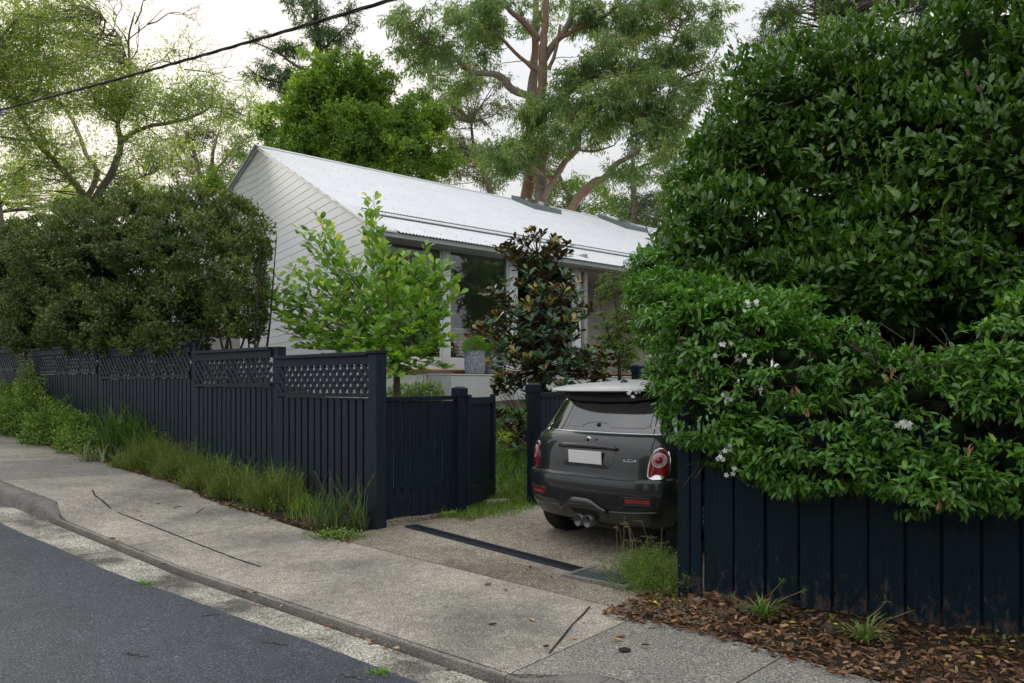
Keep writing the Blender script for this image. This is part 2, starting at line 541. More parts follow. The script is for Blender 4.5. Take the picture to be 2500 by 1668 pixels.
LM['magnolia'] = leafmat('magnolia_leaves', [(0, (0.0283, 0.0785, 0.0296)), (.6, (0.0495, 0.1334, 0.0430)), (.85, (0.0989, 0.2041, 0.0471)), (1, (0.3956, 0.2983, 0.0404))], rough=.25, trans=.05,
                         under=[(0, (.10, .045, .018)), (.6, (.17, .08, .028)), (1, (.32, .15, .035))])
LM['grass'] = leafmat('grass_blades', [(0, (0.0897, 0.1905, 0.0258)), (.5, (0.1795, 0.3536, 0.0430)), (.9, (0.3292, 0.5441, 0.0685)), (1, (0.8000, 0.7073, 0.2056))], rough=.5, trans=.3)
LM['strap'] = leafmat('strap_leaves', [(0, (0.0472, 0.1072, 0.0281)), (.6, (0.0965, 0.1950, 0.0437)), (.93, (0.1930, 0.3120, 0.0702)), (1, (0.7722, 0.7020, 0.3120))], rough=.4, trans=.25)
LM['weed'] = leafmat('weed_leaves', [(0, (0.0998, 0.1702, 0.0363)), (.6, (0.1872, 0.2950, 0.0543)), (1, (0.3495, 0.4539, 0.0908))], rough=.5, trans=.3)
LM['feather'] = leafmat('feathery_weed', [(0, (0.0895, 0.1416, 0.0346)), (.6, (0.1793, 0.2406, 0.0507)), (1, (0.3840, 0.3680, 0.1153))], rough=.6, trans=.3)
LM['dry'] = leafmat('dry_grass', [(0, (.12, .10, .045)), (1, (.32, .27, .16))], rough=.7, trans=.2)
LM['litter'] = leafmat('dead_leaves', [(0, (0.0619, 0.0301, 0.0160)), (.35, (0.1505, 0.0744, 0.0354)), (.7, (0.3188, 0.1683, 0.0798)), (.94, (0.6021, 0.3896, 0.2125)), (1, (0.7590, 0.6376, 0.0886))], rough=.6, trans=.05)
LM['spider'] = leafmat('striped_leaves', [(0, (.06, .11, .04)), (.5, (.11, .17, .07)), (.75, (.42, .44, .27)), (1, (.5, .5, .33))], rough=.45, trans=.2)

# ------------------------------------------------------------------ leaf geometry
TPL = {
    'diamond': ([(0, 0, 0), (.45, .5, .02), (1, 0, -.05), (.45, -.5, .02)], [(0, 1, 2), (0, 2, 3)]),
    'leaf': ([(0, 0, 0), (.3, .44, .05), (.3, 0, 0), (.3, -.44, .05), (.68, .36, .0), (.68, 0, -.05), (.68, -.36, .0), (1, 0, -.16)],
             [(0, 2, 1), (0, 3, 2), (1, 2, 5, 4), (2, 3, 6, 5), (4, 5, 7), (5, 6, 7)]),
    'oval': ([(0, 0, 0), (.22, .22, .02), (.22, -.22, .02), (.55, .5, .04), (.55, -.5, .04), (.85, .42, .0), (.85, -.42, .0), (1, 0, -.04), (.6, 0, -.03)],
             [(0, 2, 8), (0, 8, 1), (1, 8, 3), (2, 4, 8), (3, 8, 5), (4, 6, 8), (5, 8, 7), (6, 7, 8)]),
    'blade': ([(0, .5, 0), (0, -.5, 0), (.4, .42, .06), (.4, -.42, .06), (.75, .28, -.02), (.75, -.28, -.02), (1, 0, -.25)],
              [(0, 1, 3, 2), (2, 3, 5, 4), (4, 5, 6)]),
    'curl': ([(0, 0, .0), (.3, .42, .16), (.3, 0, -.02), (.3, -.42, .10), (.68, .36, .2), (.68, 0, .0), (.68, -.36, .12), (1, 0, .12)],
             [(0, 2, 1), (0, 3, 2), (1, 2, 5, 4), (2, 3, 6, 5), (4, 5, 7), (5, 6, 7)]),
}


def unit(a):
    return a / np.maximum(np.linalg.norm(a, axis=-1, keepdims=True), 1e-9)


def leaf_mesh(name, P, D, N, L, Wd, kind, mat, rnd, smooth=True):
    tv, tf = TPL[kind]
    P = np.asarray(P, float)
    n = len(P)
    D = unit(np.asarray(D, float))
    S = np.cross(np.asarray(N, float), D)
    bad = np.linalg.norm(S, axis=1) < 1e-4
    if bad.any(): S[bad] = np.cross(np.array([.3, .8, .5]), D[bad])
    S = unit(S)
    N = np.cross(D, S)
    L = np.broadcast_to(np.asarray(L, float), (n,))
    Wd = np.broadcast_to(np.asarray(Wd, float), (n,))
    t = np.array(tv)
    k = len(t)
    V = (P[:, None, :] + D[:, None, :] * (t[None, :, 0, None] * L[:, None, None]) + S[:, None, :] * (t[None, :, 1, None] * Wd[:, None, None])
         + N[:, None, :] * (t[None, :, 2, None] * L[:, None, None]))
    li = np.array([i for f in tf for i in f])
    ls = np.array([len(f) for f in tf])
    loops = (np.arange(n)[:, None] * k + li[None, :]).ravel()
    tot = np.tile(ls, n)
    start = np.concatenate([[0], np.cumsum(tot)[:-1]])
    me = bpy.data.meshes.new(name)
    me.vertices.add(n * k)
    me.vertices.foreach_set("co", V.astype(np.float32).ravel())
    me.loops.add(len(loops))
    me.loops.foreach_set("vertex_index", loops.astype(np.int32))
    me.polygons.add(len(tot))
    me.polygons.foreach_set("loop_start", start.astype(np.int32))
    me.polygons.foreach_set("loop_total", tot.astype(np.int32))
    me.polygons.foreach_set("use_smooth", np.full(len(tot), smooth, dtype=bool))
    at = me.attributes.new("rnd", 'FLOAT', 'POINT')
    at.data.foreach_set("value", np.repeat(np.asarray(rnd, np.float32), k))
    me.materials.append(mat)
    me.update(calc_edges=True)
    return me


def leaf_set(root, P, D, N, L, Wd, kind, mat, rnd, single=0, base=None, bulk_name='foliage', piece_name='leaf'):
    """the `single` leaves that show largest become objects of their own, the rest one part"""
    P = np.asarray(P, float)
    rnd = np.clip(np.asarray(rnd, float), 0, 1)
    n = len(P)
    L = np.broadcast_to(np.asarray(L, float), (n,))
    Wd = np.broadcast_to(np.asarray(Wd, float), (n,))
    loc = np.array(root.location)
    if single:
        score = L / np.linalg.norm(P - np.array([0, 0, CAMZ]), axis=1)
        if base is not None: score = score * base
        order = np.argsort(-score)
        pick, rest = order[:single], order[single:]
        tpl = [leaf_mesh('leaf', [(0, 0, 0)], [(1, 0, 0)], [(0, 0, 1)], [1.0], [1.0], kind, mat, [q]) for q in (.15, .4, .6, .8, .97)]
        D_, N_ = unit(np.asarray(D, float)), np.asarray(N, float)
        for i in pick:
            d = Vector(D_[i])
            s_ = Vector(N_[i]).cross(d)
            if s_.length < 1e-4: s_ = Vector((.3, .8, .5)).cross(d)
            s_.normalize()
            u = d.cross(s_)
            m = Matrix(((d.x * L[i], s_.x * Wd[i], u.x * L[i], P[i, 0] - loc[0]), (d.y * L[i], s_.y * Wd[i], u.y * L[i], P[i, 1] - loc[1]),
                        (d.z * L[i], s_.z * Wd[i], u.z * L[i], P[i, 2] - loc[2]), (0, 0, 0, 1)))
            o = bpy.data.objects.new(piece_name, tpl[min(4, int(rnd[i] * 5))])
            o.parent = root
            o.matrix_local = m
            col.objects.link(o)
    else:
        rest = np.arange(n)
    me = leaf_mesh(bulk_name, P[rest] - loc, np.asarray(D)[rest], np.asarray(N)[rest], L[rest], Wd[rest], kind, mat, rnd[rest])
    o = link(bulk_name, me, root)
    o["kind"] = "stuff"
    return o


def rv(n): return unit(rng.normal(size=(n, 3)))


def clump_rnd(P, sc=2.0):
    """slow spatial variation 0..1"""
    P = np.asarray(P) * sc
    return .5 + .25 * np.sin(P[:, 0] * 1.3 + 1.7 * np.sin(P[:, 2] * .9)) * np.cos(P[:, 1] * 1.1 + P[:, 2]) + .25 * np.sin(P[:, 2] * 1.9 + P[:, 0] * 2.3 + P[:, 1])


_gk = [(rv0 / np.linalg.norm(rv0), ph) for rv0, ph in ((rng.normal(size=3), rng.uniform(0, 6.28)) for _ in range(9))]


def spray_noise(P, f):
    v = np.zeros(len(P))
    for i, (k, ph) in enumerate(_gk):
        v += np.sin((P @ k) * f * (.6 + .12 * i) + ph)
    return v / 9 * 2.2


def blob_leaves(blobs, per_m2, lump=.1, shell=(.72, 1.06), rej=.8, out=.6, up=.35, rand=.7, lscale=3.0, gap=0.0, gf=16.0):
    """leaves over the outside of a union of ellipsoids; blobs = (x, y, z, rx, ry, rz)"""
    B = np.array(blobs, float)
    Ps, Ns = [], []
    for i, b in enumerate(B):
        r = b[3:]
        area = 4 * math.pi * ((r[0] * r[1]) ** 1.6 / 3 + (r[0] * r[2]) ** 1.6 / 3 + (r[1] * r[2]) ** 1.6 / 3) ** (1 / 1.6)
        n = int(area * per_m2)
        d = rv(n)
        nz = unit(d / r)
        q = rng.uniform(0, 1, n) ** .55
        rad = shell[0] + (shell[1] - shell[0]) * q
        p0 = b[:3] + d * r
        lp = 1 + lump * (np.sin(p0[:, 0] * lscale * 1.7 + 2 * np.sin(p0[:, 2] * lscale)) * np.sin(p0[:, 2] * lscale * 1.3 + p0[:, 1] * lscale) + .5 * np.sin(p0[:, 0] * lscale * 3.1 + p0[:, 2] * lscale * 2.7))
        p = b[:3] + d * r * (rad * lp)[:, None]
        keep = np.ones(n, bool)
        if gap:
            g_ = spray_noise(p, gf) + .5 * spray_noise(p + 3.3, gf * .35)
            outer = (rad - shell[0]) / (shell[1] - shell[0])
            keep &= (outer < .45 + .35 * g_ / max(gap, .01) + .35) | (g_ > gap * .5)
        for j, c in enumerate(B):
            if j == i: continue
            keep &= (((p - c[:3]) / c[3:]) ** 2).sum(1) > rej * rej
        Ps.append(p[keep]); Ns.append(nz[keep])
    P, Nn = np.concatenate(Ps), np.concatenate(Ns)
    n = len(P)
    D = unit(Nn * out + np.array([0, 0, up]) + rv(n) * rand)
    N = unit(Nn * .7 + np.array([0, 0, .9]) + rv(n) * .5)
    return P, D, N, Nn


def core(root, blobs, scale, mat, name='inner_shade'):  # solid filler blobs, inner hedge shade painted into their colour
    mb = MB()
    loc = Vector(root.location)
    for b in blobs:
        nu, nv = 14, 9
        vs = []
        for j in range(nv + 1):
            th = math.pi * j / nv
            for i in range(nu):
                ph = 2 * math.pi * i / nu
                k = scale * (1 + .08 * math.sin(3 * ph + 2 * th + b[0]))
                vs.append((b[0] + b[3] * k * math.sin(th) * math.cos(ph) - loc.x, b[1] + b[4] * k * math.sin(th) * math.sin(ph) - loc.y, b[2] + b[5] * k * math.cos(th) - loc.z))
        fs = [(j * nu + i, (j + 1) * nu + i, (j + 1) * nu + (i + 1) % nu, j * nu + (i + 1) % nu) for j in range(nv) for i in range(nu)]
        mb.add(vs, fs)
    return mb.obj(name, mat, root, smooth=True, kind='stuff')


def grid_surf(name, mat, s0, s1, t0, t1, ds, dt, off=0.0, kind='structure', tf=None, zf=None, parent=None, thick=0.0, label=None):
    ns = max(2, int(abs(s1 - s0) / ds) + 1)
    nt = max(2, int(abs(t1 - t0) / dt) + 1) if tf is None else max(2, int(dt))
    S = np.linspace(s0, s1, ns)
    mb = MB()
    vs = []
    for s in S:
        a, b = (t0, t1) if tf is None else tf(s)
        for t in np.linspace(a, b, nt):
            X, Y = xy(s, t)
            z = (Hst(s, t) if zf is None else zf(s, t)) + off
            vs.append((X, Y, float(z)))
    fs = [(i * nt + j, i * nt + j + 1, (i + 1) * nt + j + 1, (i + 1) * nt + j) for i in range(ns - 1) for j in range(nt - 1)]
    if thick:
        n = len(vs)
        vs += [(v[0], v[1], v[2] - thick) for v in vs]
        rim = [i * nt for i in range(ns)] + [(ns - 1) * nt + j for j in range(1, nt)] + [i * nt + nt - 1 for i in range(ns - 2, -1, -1)] + [j for j in range(nt - 2, 0, -1)]
        for k in range(len(rim)):
            a, b = rim[k], rim[(k + 1) % len(rim)]
            fs.append((a, b, b + n, a + n))
    mb.add(vs, fs)
    o = mb.obj(name, mat, parent, kind=kind, label=label)
    return o


# ------------------------------------------------------------------ ground, road, footpath
def far_axis(): return [-400, -200, -100, -60, -40, -30, -24, -19, -15, -12, -10, -8, -7, -6, -5, -4.5, -4, -3.5, -3, -2.5, -2, -1.5, -1, -.5, 0, .5, 1, 1.5, 2, 2.5, 3, 3.5, 4, 4.5, 5, 6, 7, 8, 9, 10, 12, 15, 19, 24, 30, 40, 60, 100, 200, 400]


ax = far_axis()
mb = MB()
vs = []
for s in ax:
    for t in ax:
        X, Y = xy(s, t)
        z = float(Hst(s, t)) - (.07 if t > .3 else .22)
        vs.append((X, Y, z))
na = len(ax)
mb.add(vs, [(i * na + j, i * na + j + 1, (i + 1) * na + j + 1, (i + 1) * na + j) for i in range(na - 1) for j in range(na - 1)])
mb.obj('ground', M['soil'], kind='structure', smooth=True)


def gut(s): return hs(s) - .098


def gw(s): return .36 + .022 * max(-6, min(6, s))


grid_surf('road', M['asphalt'], -30, 40, 0, 0, .5, 14, tf=lambda s: (float(tk(s)) - 9, float(tk(s)) - gw(s) + .012 * math.sin(s * 9) + .01 * math.sin(s * 23.7)), zf=lambda s, t: gut(s) + .004 + .02 * min(3, (float(tk(s)) - gw(s) - t)))
# gutter strip in lengths with open joints
gj = [-30, -9, -6.3, -2.62, -1.75, 1.05, 3.9, 6.9, 10, 14, 20, 40]
for a, b in zip(gj[:-1], gj[1:]):
    grid_surf('gutter', M['gutter'], a + .004, b - .004, 0, 0, .25, 5, tf=lambda s: (float(tk(s)) - gw(s) - .025, float(tk(s)) - .035), zf=lambda s, t: gut(s) - .006 + .03 * max(0, (float(tk(s)) - .2 - t)) - .004 * (t > float(tk(s)) - .1), thick=.1)
grid_surf('gutter_joint', M['joint'], -30, 40, 0, 0, .5, 3, tf=lambda s: (float(tk(s)) - gw(s) - .015, float(tk(s)) - .0), zf=lambda s, t: gut(s) - .03)
# kerb: upright where it stands, low lip along the crossing
kj = [-30, -8.2, -6.0, -4.02, -3.45, 2.4, 3.05, 5.6, 8, 10.5, 14, 20, 40]


def kw(s): return .035 + .11 * float(crossing(s))


def kerb_piece(a, b):
    mb = MB()
    vs = []
    S = np.arange(a + .004, b - .003, .12)
    if len(S) < 2: S = np.array([a + .004, b - .004])
    S = np.append(S, b - .004)
    for s in S:
        k = float(tk(s))
        top = float(Hst(s, k + .02))
        bot = float(gut(s)) - .03
        c = float(crossing(s))
        w = .012 * math.sin(s * 31) * .3
        q_ = .25 + .75 * c
        prof = [(-.045 * q_ + w, bot), (-.035 * q_ + w, bot + (top - bot) * .55), (-.012 * q_ + w, top - .006 - .012 * c), (.012, top - .001), (kw(s) - .015, top), (kw(s), top - .01), (kw(s), bot)]
        for t, z in prof:
            X, Y = xy(s, k + t)
            vs.append((X, Y, z))
    n = 7
    fs = [(i * n + j, (i + 1) * n + j, (i + 1) * n + j + 1, i * n + j + 1) for i in range(len(S) - 1) for j in range(n - 1)]
    fs += [tuple(range(n)), tuple((len(S) - 1) * n + j for j in reversed(range(n)))]
    mb.add(vs, fs)
    cr_ = float(crossing((a + b) / 2)) < .5
    mb.mi = [1 if (k < (len(S) - 1) * (n - 1) and k % (n - 1) >= 3 and cr_) else 0 for k in range(len(fs))]
    mb.obj('kerb', [M['kerb'], M['concrete']], kind='structure', smooth=True, ang=40)
    # flip not needed: two sided


for a, b in zip(kj[:-1], kj[1:]): kerb_piece(a, b)

grid_surf('path_joint', M['joint'], -30, 40, 0, 0, .4, 9, tf=lambda s: (float(tk(s)) + .02, -.3 if s > -.2 else .0), off=-.028)


def slab(a, b, tf, mat, nt=9):
    return grid_surf('pavement_slab', mat, a + .006, b - .006, 0, 0, .25, nt, tf=tf, thick=.06)


vg = lambda s: -.56 + .03 * math.sin(s * 2.3) + (.1 * min(1, max(0, (s - 2) / 3)))
tkf = lambda s: float(tk(s)) + kw(s) + .006
for a, b, m_ in ((-3.45, .95, 'concrete'), (.95, 4.45, 'concrete'), (4.45, 6.1, 'concrete_grey'), (6.1, 8.0, 'concrete'), (8.0, 10, 'concrete_grey'), (10, 14, 'concrete'), (14, 40, 'concrete')):
    if a < 0:
        slab(a, b, lambda s: (tkf(s), -.585), M[m_])
    elif a < 1:
        slab(a, b, lambda s: (tkf(s), vg(s)), M[m_], 9)
    else:
        slab(a, b, lambda s: (tkf(s), vg(s)), M[m_])
for a, b in ((-4.5, -3.45), (-6.2, -4.5), (-8.0, -6.2), (-30, -8.0)):
    slab(a, b, lambda s: (tkf(s), -.66 - .10 * min(6, max(0, -3.45 - s)) * (1 if s > -5.5 else 1)), M['concrete_grey'])
# driveway slab inside the joint
grid_surf('driveway', M['concrete_drive'], -3.95, -.02, 0, 0, .2, 22, tf=lambda s: (-.572, .06 if s > -.1 else (.85 + max(0, -.2 - s) * 3.6 if s > -.52 else 7.5)), thick=.06)


def strip_on_ground(name, pts, w, mat, off=.004):
    mb = MB()
    P = [Vector(p) for p in pts]
    vs = []
    for i, p in enumerate(P):
        d = (P[min(i + 1, len(P) - 1)] - P[max(0, i - 1)])
        d.z = 0
        d.normalize()
        sd = Vector((-d.y, d.x, 0)) * (w * .5 * (1 + .25 * math.sin(i * 2.7)))
        for q in (p - sd, p + sd):
            vs.append((q.x, q.y, float(H(q.x, q.y)) + off))
    mb.add(vs, [(2 * i, 2 * i + 2, 2 * i + 3, 2 * i + 1) for i in range(len(P) - 1)])
    return mb.obj(name, mat, kind='structure')


def st_line(s0, t0, s1, t1, n=24, j=.004):
    return [(*xy(s0 + (s1 - s0) * i / n, t0 + (t1 - t0) * i / n + random.uniform(-j, j)), 0) for i in range(n + 1)]


strip_on_ground('pavement_crack', st_line(3.35, -1.45, 3.0, -1.56, 4) + st_line(2.9, -1.575, -.45, -1.59, 30), .017, M['joint'])
strip_on_ground('pavement_crack', [G(1440, 1482), G(1425, 1500), G(1398, 1525), G(1375, 1555), G(1340, 1597)], .015, M['joint'])
# soil of the verges
grid_surf('verge_soil', M['soil'], -.15, 40, 0, 0, .4, 4, tf=lambda s: (vg(s) - .01, .3), off=-.012)
grid_surf('verge_soil', M['soil'], -30, -3.1, 0, 0, .4, 6, tf=lambda s: (-.62 - .10 * min(6, max(0, -3.45 - s)) if s < -3.5 else -.5, 1.6), off=-.006)
# lawn and garden beds
grid_surf('lawn', M['lawn_soil'], -.75, 3, 0, 0, .3, 8, tf=lambda s: (.98, 3.1), off=-.03)

for a_, b_ in (((485, 1500), (540, 1492)), ((640, 1560), (700, 1568)), ((830, 1640), (880, 1650)), ((300, 1600), (360, 1612))):
    ga_, gb_ = G(*a_), G(*b_)
    mbc = MB()
    vsc = []
    for i in range(13):
        q = ga_.lerp(gb_, i / 12)
        q.x += random.uniform(-.012, .012)
        q.y += random.uniform(-.02, .02)
        s_, t_ = st(q.x, q.y)
        z_ = float(gut(s_)) + .004 + .02 * min(3, (float(tk(s_)) - gw(s_) - t_)) + .003
        w_ = .004 + .006 * math.sin(math.pi * i / 12) * random.random()
        vsc += [(q.x, q.y - w_, z_), (q.x, q.y + w_, z_)]
    mbc.add(vsc, [(2 * i, 2 * i + 2, 2 * i + 3, 2 * i + 1) for i in range(12)])
    mbc.obj('road_crack', M['joint'], kind='structure')
# trench drain across the drive
dr0, dr1 = G(1003, 1285), G(1412, 1393)
dd = Vector((dr1.x - dr0.x, dr1.y - dr0.y, 0))
dlen = dd.length
drain = empty('channel_drain', (dr0.x, dr0.y, 0), 'long narrow black slotted drain grate set across the concrete driveway', 'drain', rz=math.atan2(dd.y, dd.x))
zz = lambda q: float(H(dr0.x + dd.x * q / dlen, dr0.y + dd.y * q / dlen)) + .005
mb = MB()
for sgn in (-1, 1):
    mb.bar((0, sgn * .06, zz(0)), (dlen, sgn * .06, zz(dlen)), .018, .02)
mb.bar((0, 0, zz(0)), (0.02, 0, zz(0)), .12, .02).bar((dlen - .02, 0, zz(dlen)), (dlen, 0, zz(dlen)), .12, .02)
mb.obj('frame', M['drain'], drain)
mb = MB()
mb.bar((0.02, 0, zz(0) - .007), (dlen - .02, 0, zz(dlen) - .007), .11, .004)
mb.obj('channel', M['joint'], drain)
barm = MB().box((0, 0, 0), (.014, .104, .012)).mesh('slat', M['drain'])
nb = int(dlen / .034)
for i in range(nb):
    q = .03 + i * (dlen - .05) / nb
    o = link('slat', barm, drain)
    o.location = (q, 0, zz(q) + .002)
    o.rotation_euler = (0, 0, .0)
# square grated pit
pc = G(1500, 1405)
pitz = float(H(pc.x, pc.y)) + .004
pit = empty('drain_pit', (pc.x, pc.y, pitz), 'square recessed drain pit with metal grate beside the weedy fence foot', 'drain', rz=math.atan2(SD[1], SD[0]))
mb = MB()
for x, y, a, b in ((0, .27, .6, .05), (0, -.27, .6, .05), (.275, 0, .05, .49), (-.275, 0, .05, .49)): mb.box((x, y, -.004), (a, b, .03))
mb.obj('rim', M['kerb'], pit)
MB().box((0, 0, -.012), (.5, .49, .006)).obj('floor', M['joint'], pit)
gm = MB().box((0, 0, 0), (.012, .48, .014)).mesh('bar', M['skyframe'])
for i in range(14):
    o = link('grate_bar', gm, pit)
    o.location = (-.235 + i * .036, 0, 0)

# ------------------------------------------------------------------ left fence
FU = -2200.0
FK = 1 / (8.0 * (925 - CX - FU))


def fY(px): return 1 / (FK * (px - CX - FU))


def fP(px):
    Y = fY(px)
    return Vector(((px - CX) / FPX * Y, Y, 0))


def panel_fence():
    root = empty('lattice_fence', (fP(925).x, fP(925).y, 0), 'dark navy paling fence with lattice top stepping up the footpath on the left', 'fence', rz=math.atan2(SD[1], SD[0]))
    # local x runs uphill (left), local y towards the road
    xs = [0.02, 1.83, 3.78, 6.82, 10.05, 13.3, 16.6]
    tops = [1.77, 1.88, 2.00, 2.10, 2.20, 2.31]
    for k in range(6):
        x0, x1, top = xs[k], xs[k + 1], tops[k]
        pb = float(Hst(x1, 0)) - .05
        # post
        px_ = x0 if k else .0
        for q, h in ((x1, tops[min(5, k + 1)]),):
            MB().box((q, -.02, (h + pb) / 2), (.11, .11, h - pb)).obj('post', M['fence'], root, bevel=.004)
        MB().bar((x0 + .06, .04, top - .018), (x1 - .056, .04, top - .018), .11, .036).obj('cap_rail', M['fence'], root, bevel=.003)
        MB().bar((x0 + .06, .042, top - .081), (x1 - .056, .042, top - .081), .035, .088).obj('rail', M['fence'], root)
        lr = top - .44
        MB().bar((x0 + .06, .046, lr), (x1 - .056, .046, lr), .04, .04).obj('rail', M['fence'], root)
        # lattice slats
        z0, z1 = lr + .02, top - .125
        hgt = z1 - z0
        sp = .118
        for sgn, yy in ((1, .048), (-1, .038)):
            a = x0 + .06 - hgt
            while a < x1 - .056:
                # slat from (a, z0) to (a+hgt, z1), clipped
                lo, hi = max(0, x0 + .062 - a), min(hgt, x1 - .058 - a)
                if hi - lo > .02:
                    if sgn > 0:
                        p, q = (a + lo, yy, z0 + lo), (a + hi, yy, z0 + hi)
                    else:
                        p, q = (a + lo, yy, z1 - lo), (a + hi, yy, z1 - hi)
                    MB().bar(p, q, .008, .047, up=Vector((0, 1, 0)).cross(Vector(q) - Vector(p))).obj('slat', M['fence'], root)
                a += sp
        # boards
        w = .118
        n = max(1, round((x1 - x0 - .11) / w))
        w = (x1 - x0 - .11) / n
        for i in range(n):
            c = x0 + .055 + (i + .5) * w
            zb = float(Hst(c, 0)) + .02
            zt = lr - .03
            fwd = .034 + (.0 if i % 2 else .0) + random.uniform(-.002, .002)
            MB().box((c, fwd, (zb + zt) / 2), (w * .76, .018, zt - zb)).obj('plank', M['fence'], root, bevel=.003)
            if i < n:
                MB().box((c + w / 2, .014, (zb + zt) / 2 - .01), (w * .6, .016, zt - zb)).obj('plank', M['fence'], root)
    # end post with flat cap
    MB().box((-.0, 0.02, (1.77 - .1) / 2), (.13, .13, 1.83)).obj('post', M['fence'], root, bevel=.004)
    MB().box((-.0, 0.03, 1.765), (.15, .16, .03)).obj('post_cap', M['fence'], root, bevel=.003)
    return root


panel_fence()

# return fence and its post
PB = W(1122, 1250, 8.62)
PB.z = 0
P1 = Vector((fP(925).x, fP(925).y, 0))
rd = PB - P1
rl = rd.length
ret = empty('board_fence', P1, 'short dark board fence running back from the tall corner post beside the drive', 'fence', rz=math.atan2(rd.y, rd.x))
MB().bar((.07, 0, 1.29), (rl - .03, 0, 1.30), .05, .045).obj('top_rail', M['fence_blue'], ret, bevel=.003)
n = 9
w = (rl - .09) / n
for i in range(n):
    c = .07 + (i + .5) * w
    zb, zt = .075 + .015 * math.sin(i), 1.268
    MB().box((c, .0, (zb + zt) / 2), (w - .010 - .004 * random.random(), .018, zt - zb)).obj('plank', M['fence_blue'], ret, bevel=.002)
MB().bar((.05, .03, .35), (rl, .03, .35), .03, .07).obj('back_rail', M['fence_blue'], ret)
mb = MB()
mb.bar((.06, .0, .02), (rl - .04, 0, .035), .06, .09)
mb.obj('plinth', M['concrete_drive'], ret)


def cap_post(name, p, h, z0, lab, w=.1, rz=0.0):
    r = empty(name, (p.x, p.y, z0), lab, 'fence post', rz=rz)
    MB().box((0, 0, h / 2 - .06), (w, w, h - .02)).obj('shaft', M['fence_blue'], r, bevel=.004)
    mb = MB()
    mb.box((0, 0, h - .065), (w + .02, w + .02, .09))
    mb.hexa([(-w / 2 - .01, -w / 2 - .01, h - .02), (w / 2 + .01, -w / 2 - .01, h - .02), (w / 2 + .01, w / 2 + .01, h - .02), (-w / 2 - .01, w / 2 + .01, h - .02)],
            [(-w / 4, -w / 4, h), (w / 4, -w / 4, h), (w / 4, w / 4, h), (-w / 4, w / 4, h)])
    mb.obj('post_cap', M['fence_blue'], r, bevel=.003)
    return r


az = math.atan2(rd.y, rd.x)
cap_post('gate_post', PB, 1.44, -.02, 'dark capped post where the short board fence meets the open gate leaf', .11, az)
PC = W(1303, 1215, 9.0)
PC.z = 0
cap_post('gate_post', PC, 1.42, .04, 'dark capped post between the lawn and the parked car', .11, az)
PD = W(1557, 905, 11.6)
cap_post('gate_post', Vector((PD.x, PD.y, 0)), 1.4, .34, 'dark post top showing above the white car roof', .13, az)

# open gate leaf
ga, gb = W(1141, 1100, 8.62), W(1206, 1100, 9.42)
gv = Vector((gb.x - ga.x, gb.y - ga.y, 0))
gl_ = gv.length
gate = empty('garden_gate', (ga.x, ga.y, .0), 'open dark gate leaf with grooved panel swung back beside the lawn', 'gate', rz=math.atan2(gv.y, gv.x))
gz0, gz1 = .13, 1.30
for x in (.04, gl_ - .04): MB().box((x, 0, (gz0 + gz1 + .03) / 2), (.08, .045, gz1 - gz0 + .03)).obj('stile', M['fence_blue'], gate, bevel=.003)
MB().box((gl_ / 2, 0, gz1 - .04), (gl_ - .162, .043, .08)).obj('rail', M['fence_blue'], gate, bevel=.003)
MB().box((gl_ / 2, 0, gz0 + .1), (gl_ - .162, .043, .2)).obj('rail', M['fence_blue'], gate, bevel=.003)
n = 9
w = (gl_ - .164) / n
for i in range(n):
    MB().box((.082 + (i + .5) * w, .004, (gz0 + .2 + gz1 - .08) / 2), (w - .006, .014, gz1 - gz0 - .284)).obj('plank', M['fence_blue'], gate)

# fence running back from post C behind the car
fv = Vector((PD.x - PC.x, PD.y - PC.y, 0))
fl = fv.length
bf = empty('board_fence', PC, 'low dark board fence behind the parked car', 'fence', rz=math.atan2(fv.y, fv.x))
MB().bar((.07, 0, 1.32), (fl - .07, 0, 1.42), .06, .045).obj('top_rail', M['fence_blue'], bf, bevel=.003)
n = int((fl - .1) / .11)
for i in range(n):
    c = .1 + i * .11
    zt = 1.295 + .1 * c / fl
    MB().box((c, 0, zt / 2 + .05), (.098, .018, zt - .1)).obj('plank', M['fence_blue'], bf)

# ------------------------------------------------------------------ right fence
P2 = Vector((1.22, 5.70, 0))
FD2 = Vector((.881, -.473, 0)).normalized()
a2 = math.atan2(FD2.y, FD2.x)
rf = empty('wide_board_fence', P2, 'tall dark blue board fence with worn paint at its foot under the leafy hedge', 'fence', rz=a2)


def zb2(x):
    p = P2 + FD2 * x
    return float(H(p.x, p.y))


x = 0.0
MB().box((.02, 0, (zb2(0) + 1.22) / 2), (.085, .09, 1.22 - zb2(0) + .1)).obj('post', M['fence_right'], rf, bevel=.003)
MB().box((.105, -.01, (zb2(0) + 1.22) / 2), (.075, .05, 1.22 - zb2(0) + .06)).obj('plank', M['fence_right'], rf, bevel=.003)
x = .155
i = 0
while x < 5.2:
    w = random.choice([.19, .195, .2, .205])
    zb = zb2(x + w / 2) + .03 + (.02 if i in (0, 2) else 0)
    yy = -.016 if i % 2 else .002
    MB().box((x + w / 2, yy, (zb + 1.22) / 2), (w - .006, .02, 1.22 - zb)).obj('plank', M['fence_right'], rf, bevel=.002)
    MB().box((x + w + .001, .028, (zb + 1.2) / 2), (.06, .015, 1.16 - zb)).obj('plank', M['fence_right'], rf)
    x += w + .012
    i += 1
for z in (.35, 1.05):
    MB().bar((0.1, .06, z), (5.2, .06, z - .05), .04, .08).obj('back_rail', M['fence_right'], rf)


def f2Y(px):
    k = (px - CX) / FPX
    # P2 + FD2*q : x = k*y
    q = (k * P2.y - P2.x) / (FD2.x - k * FD2.y)
    return P2.y + FD2.y * q


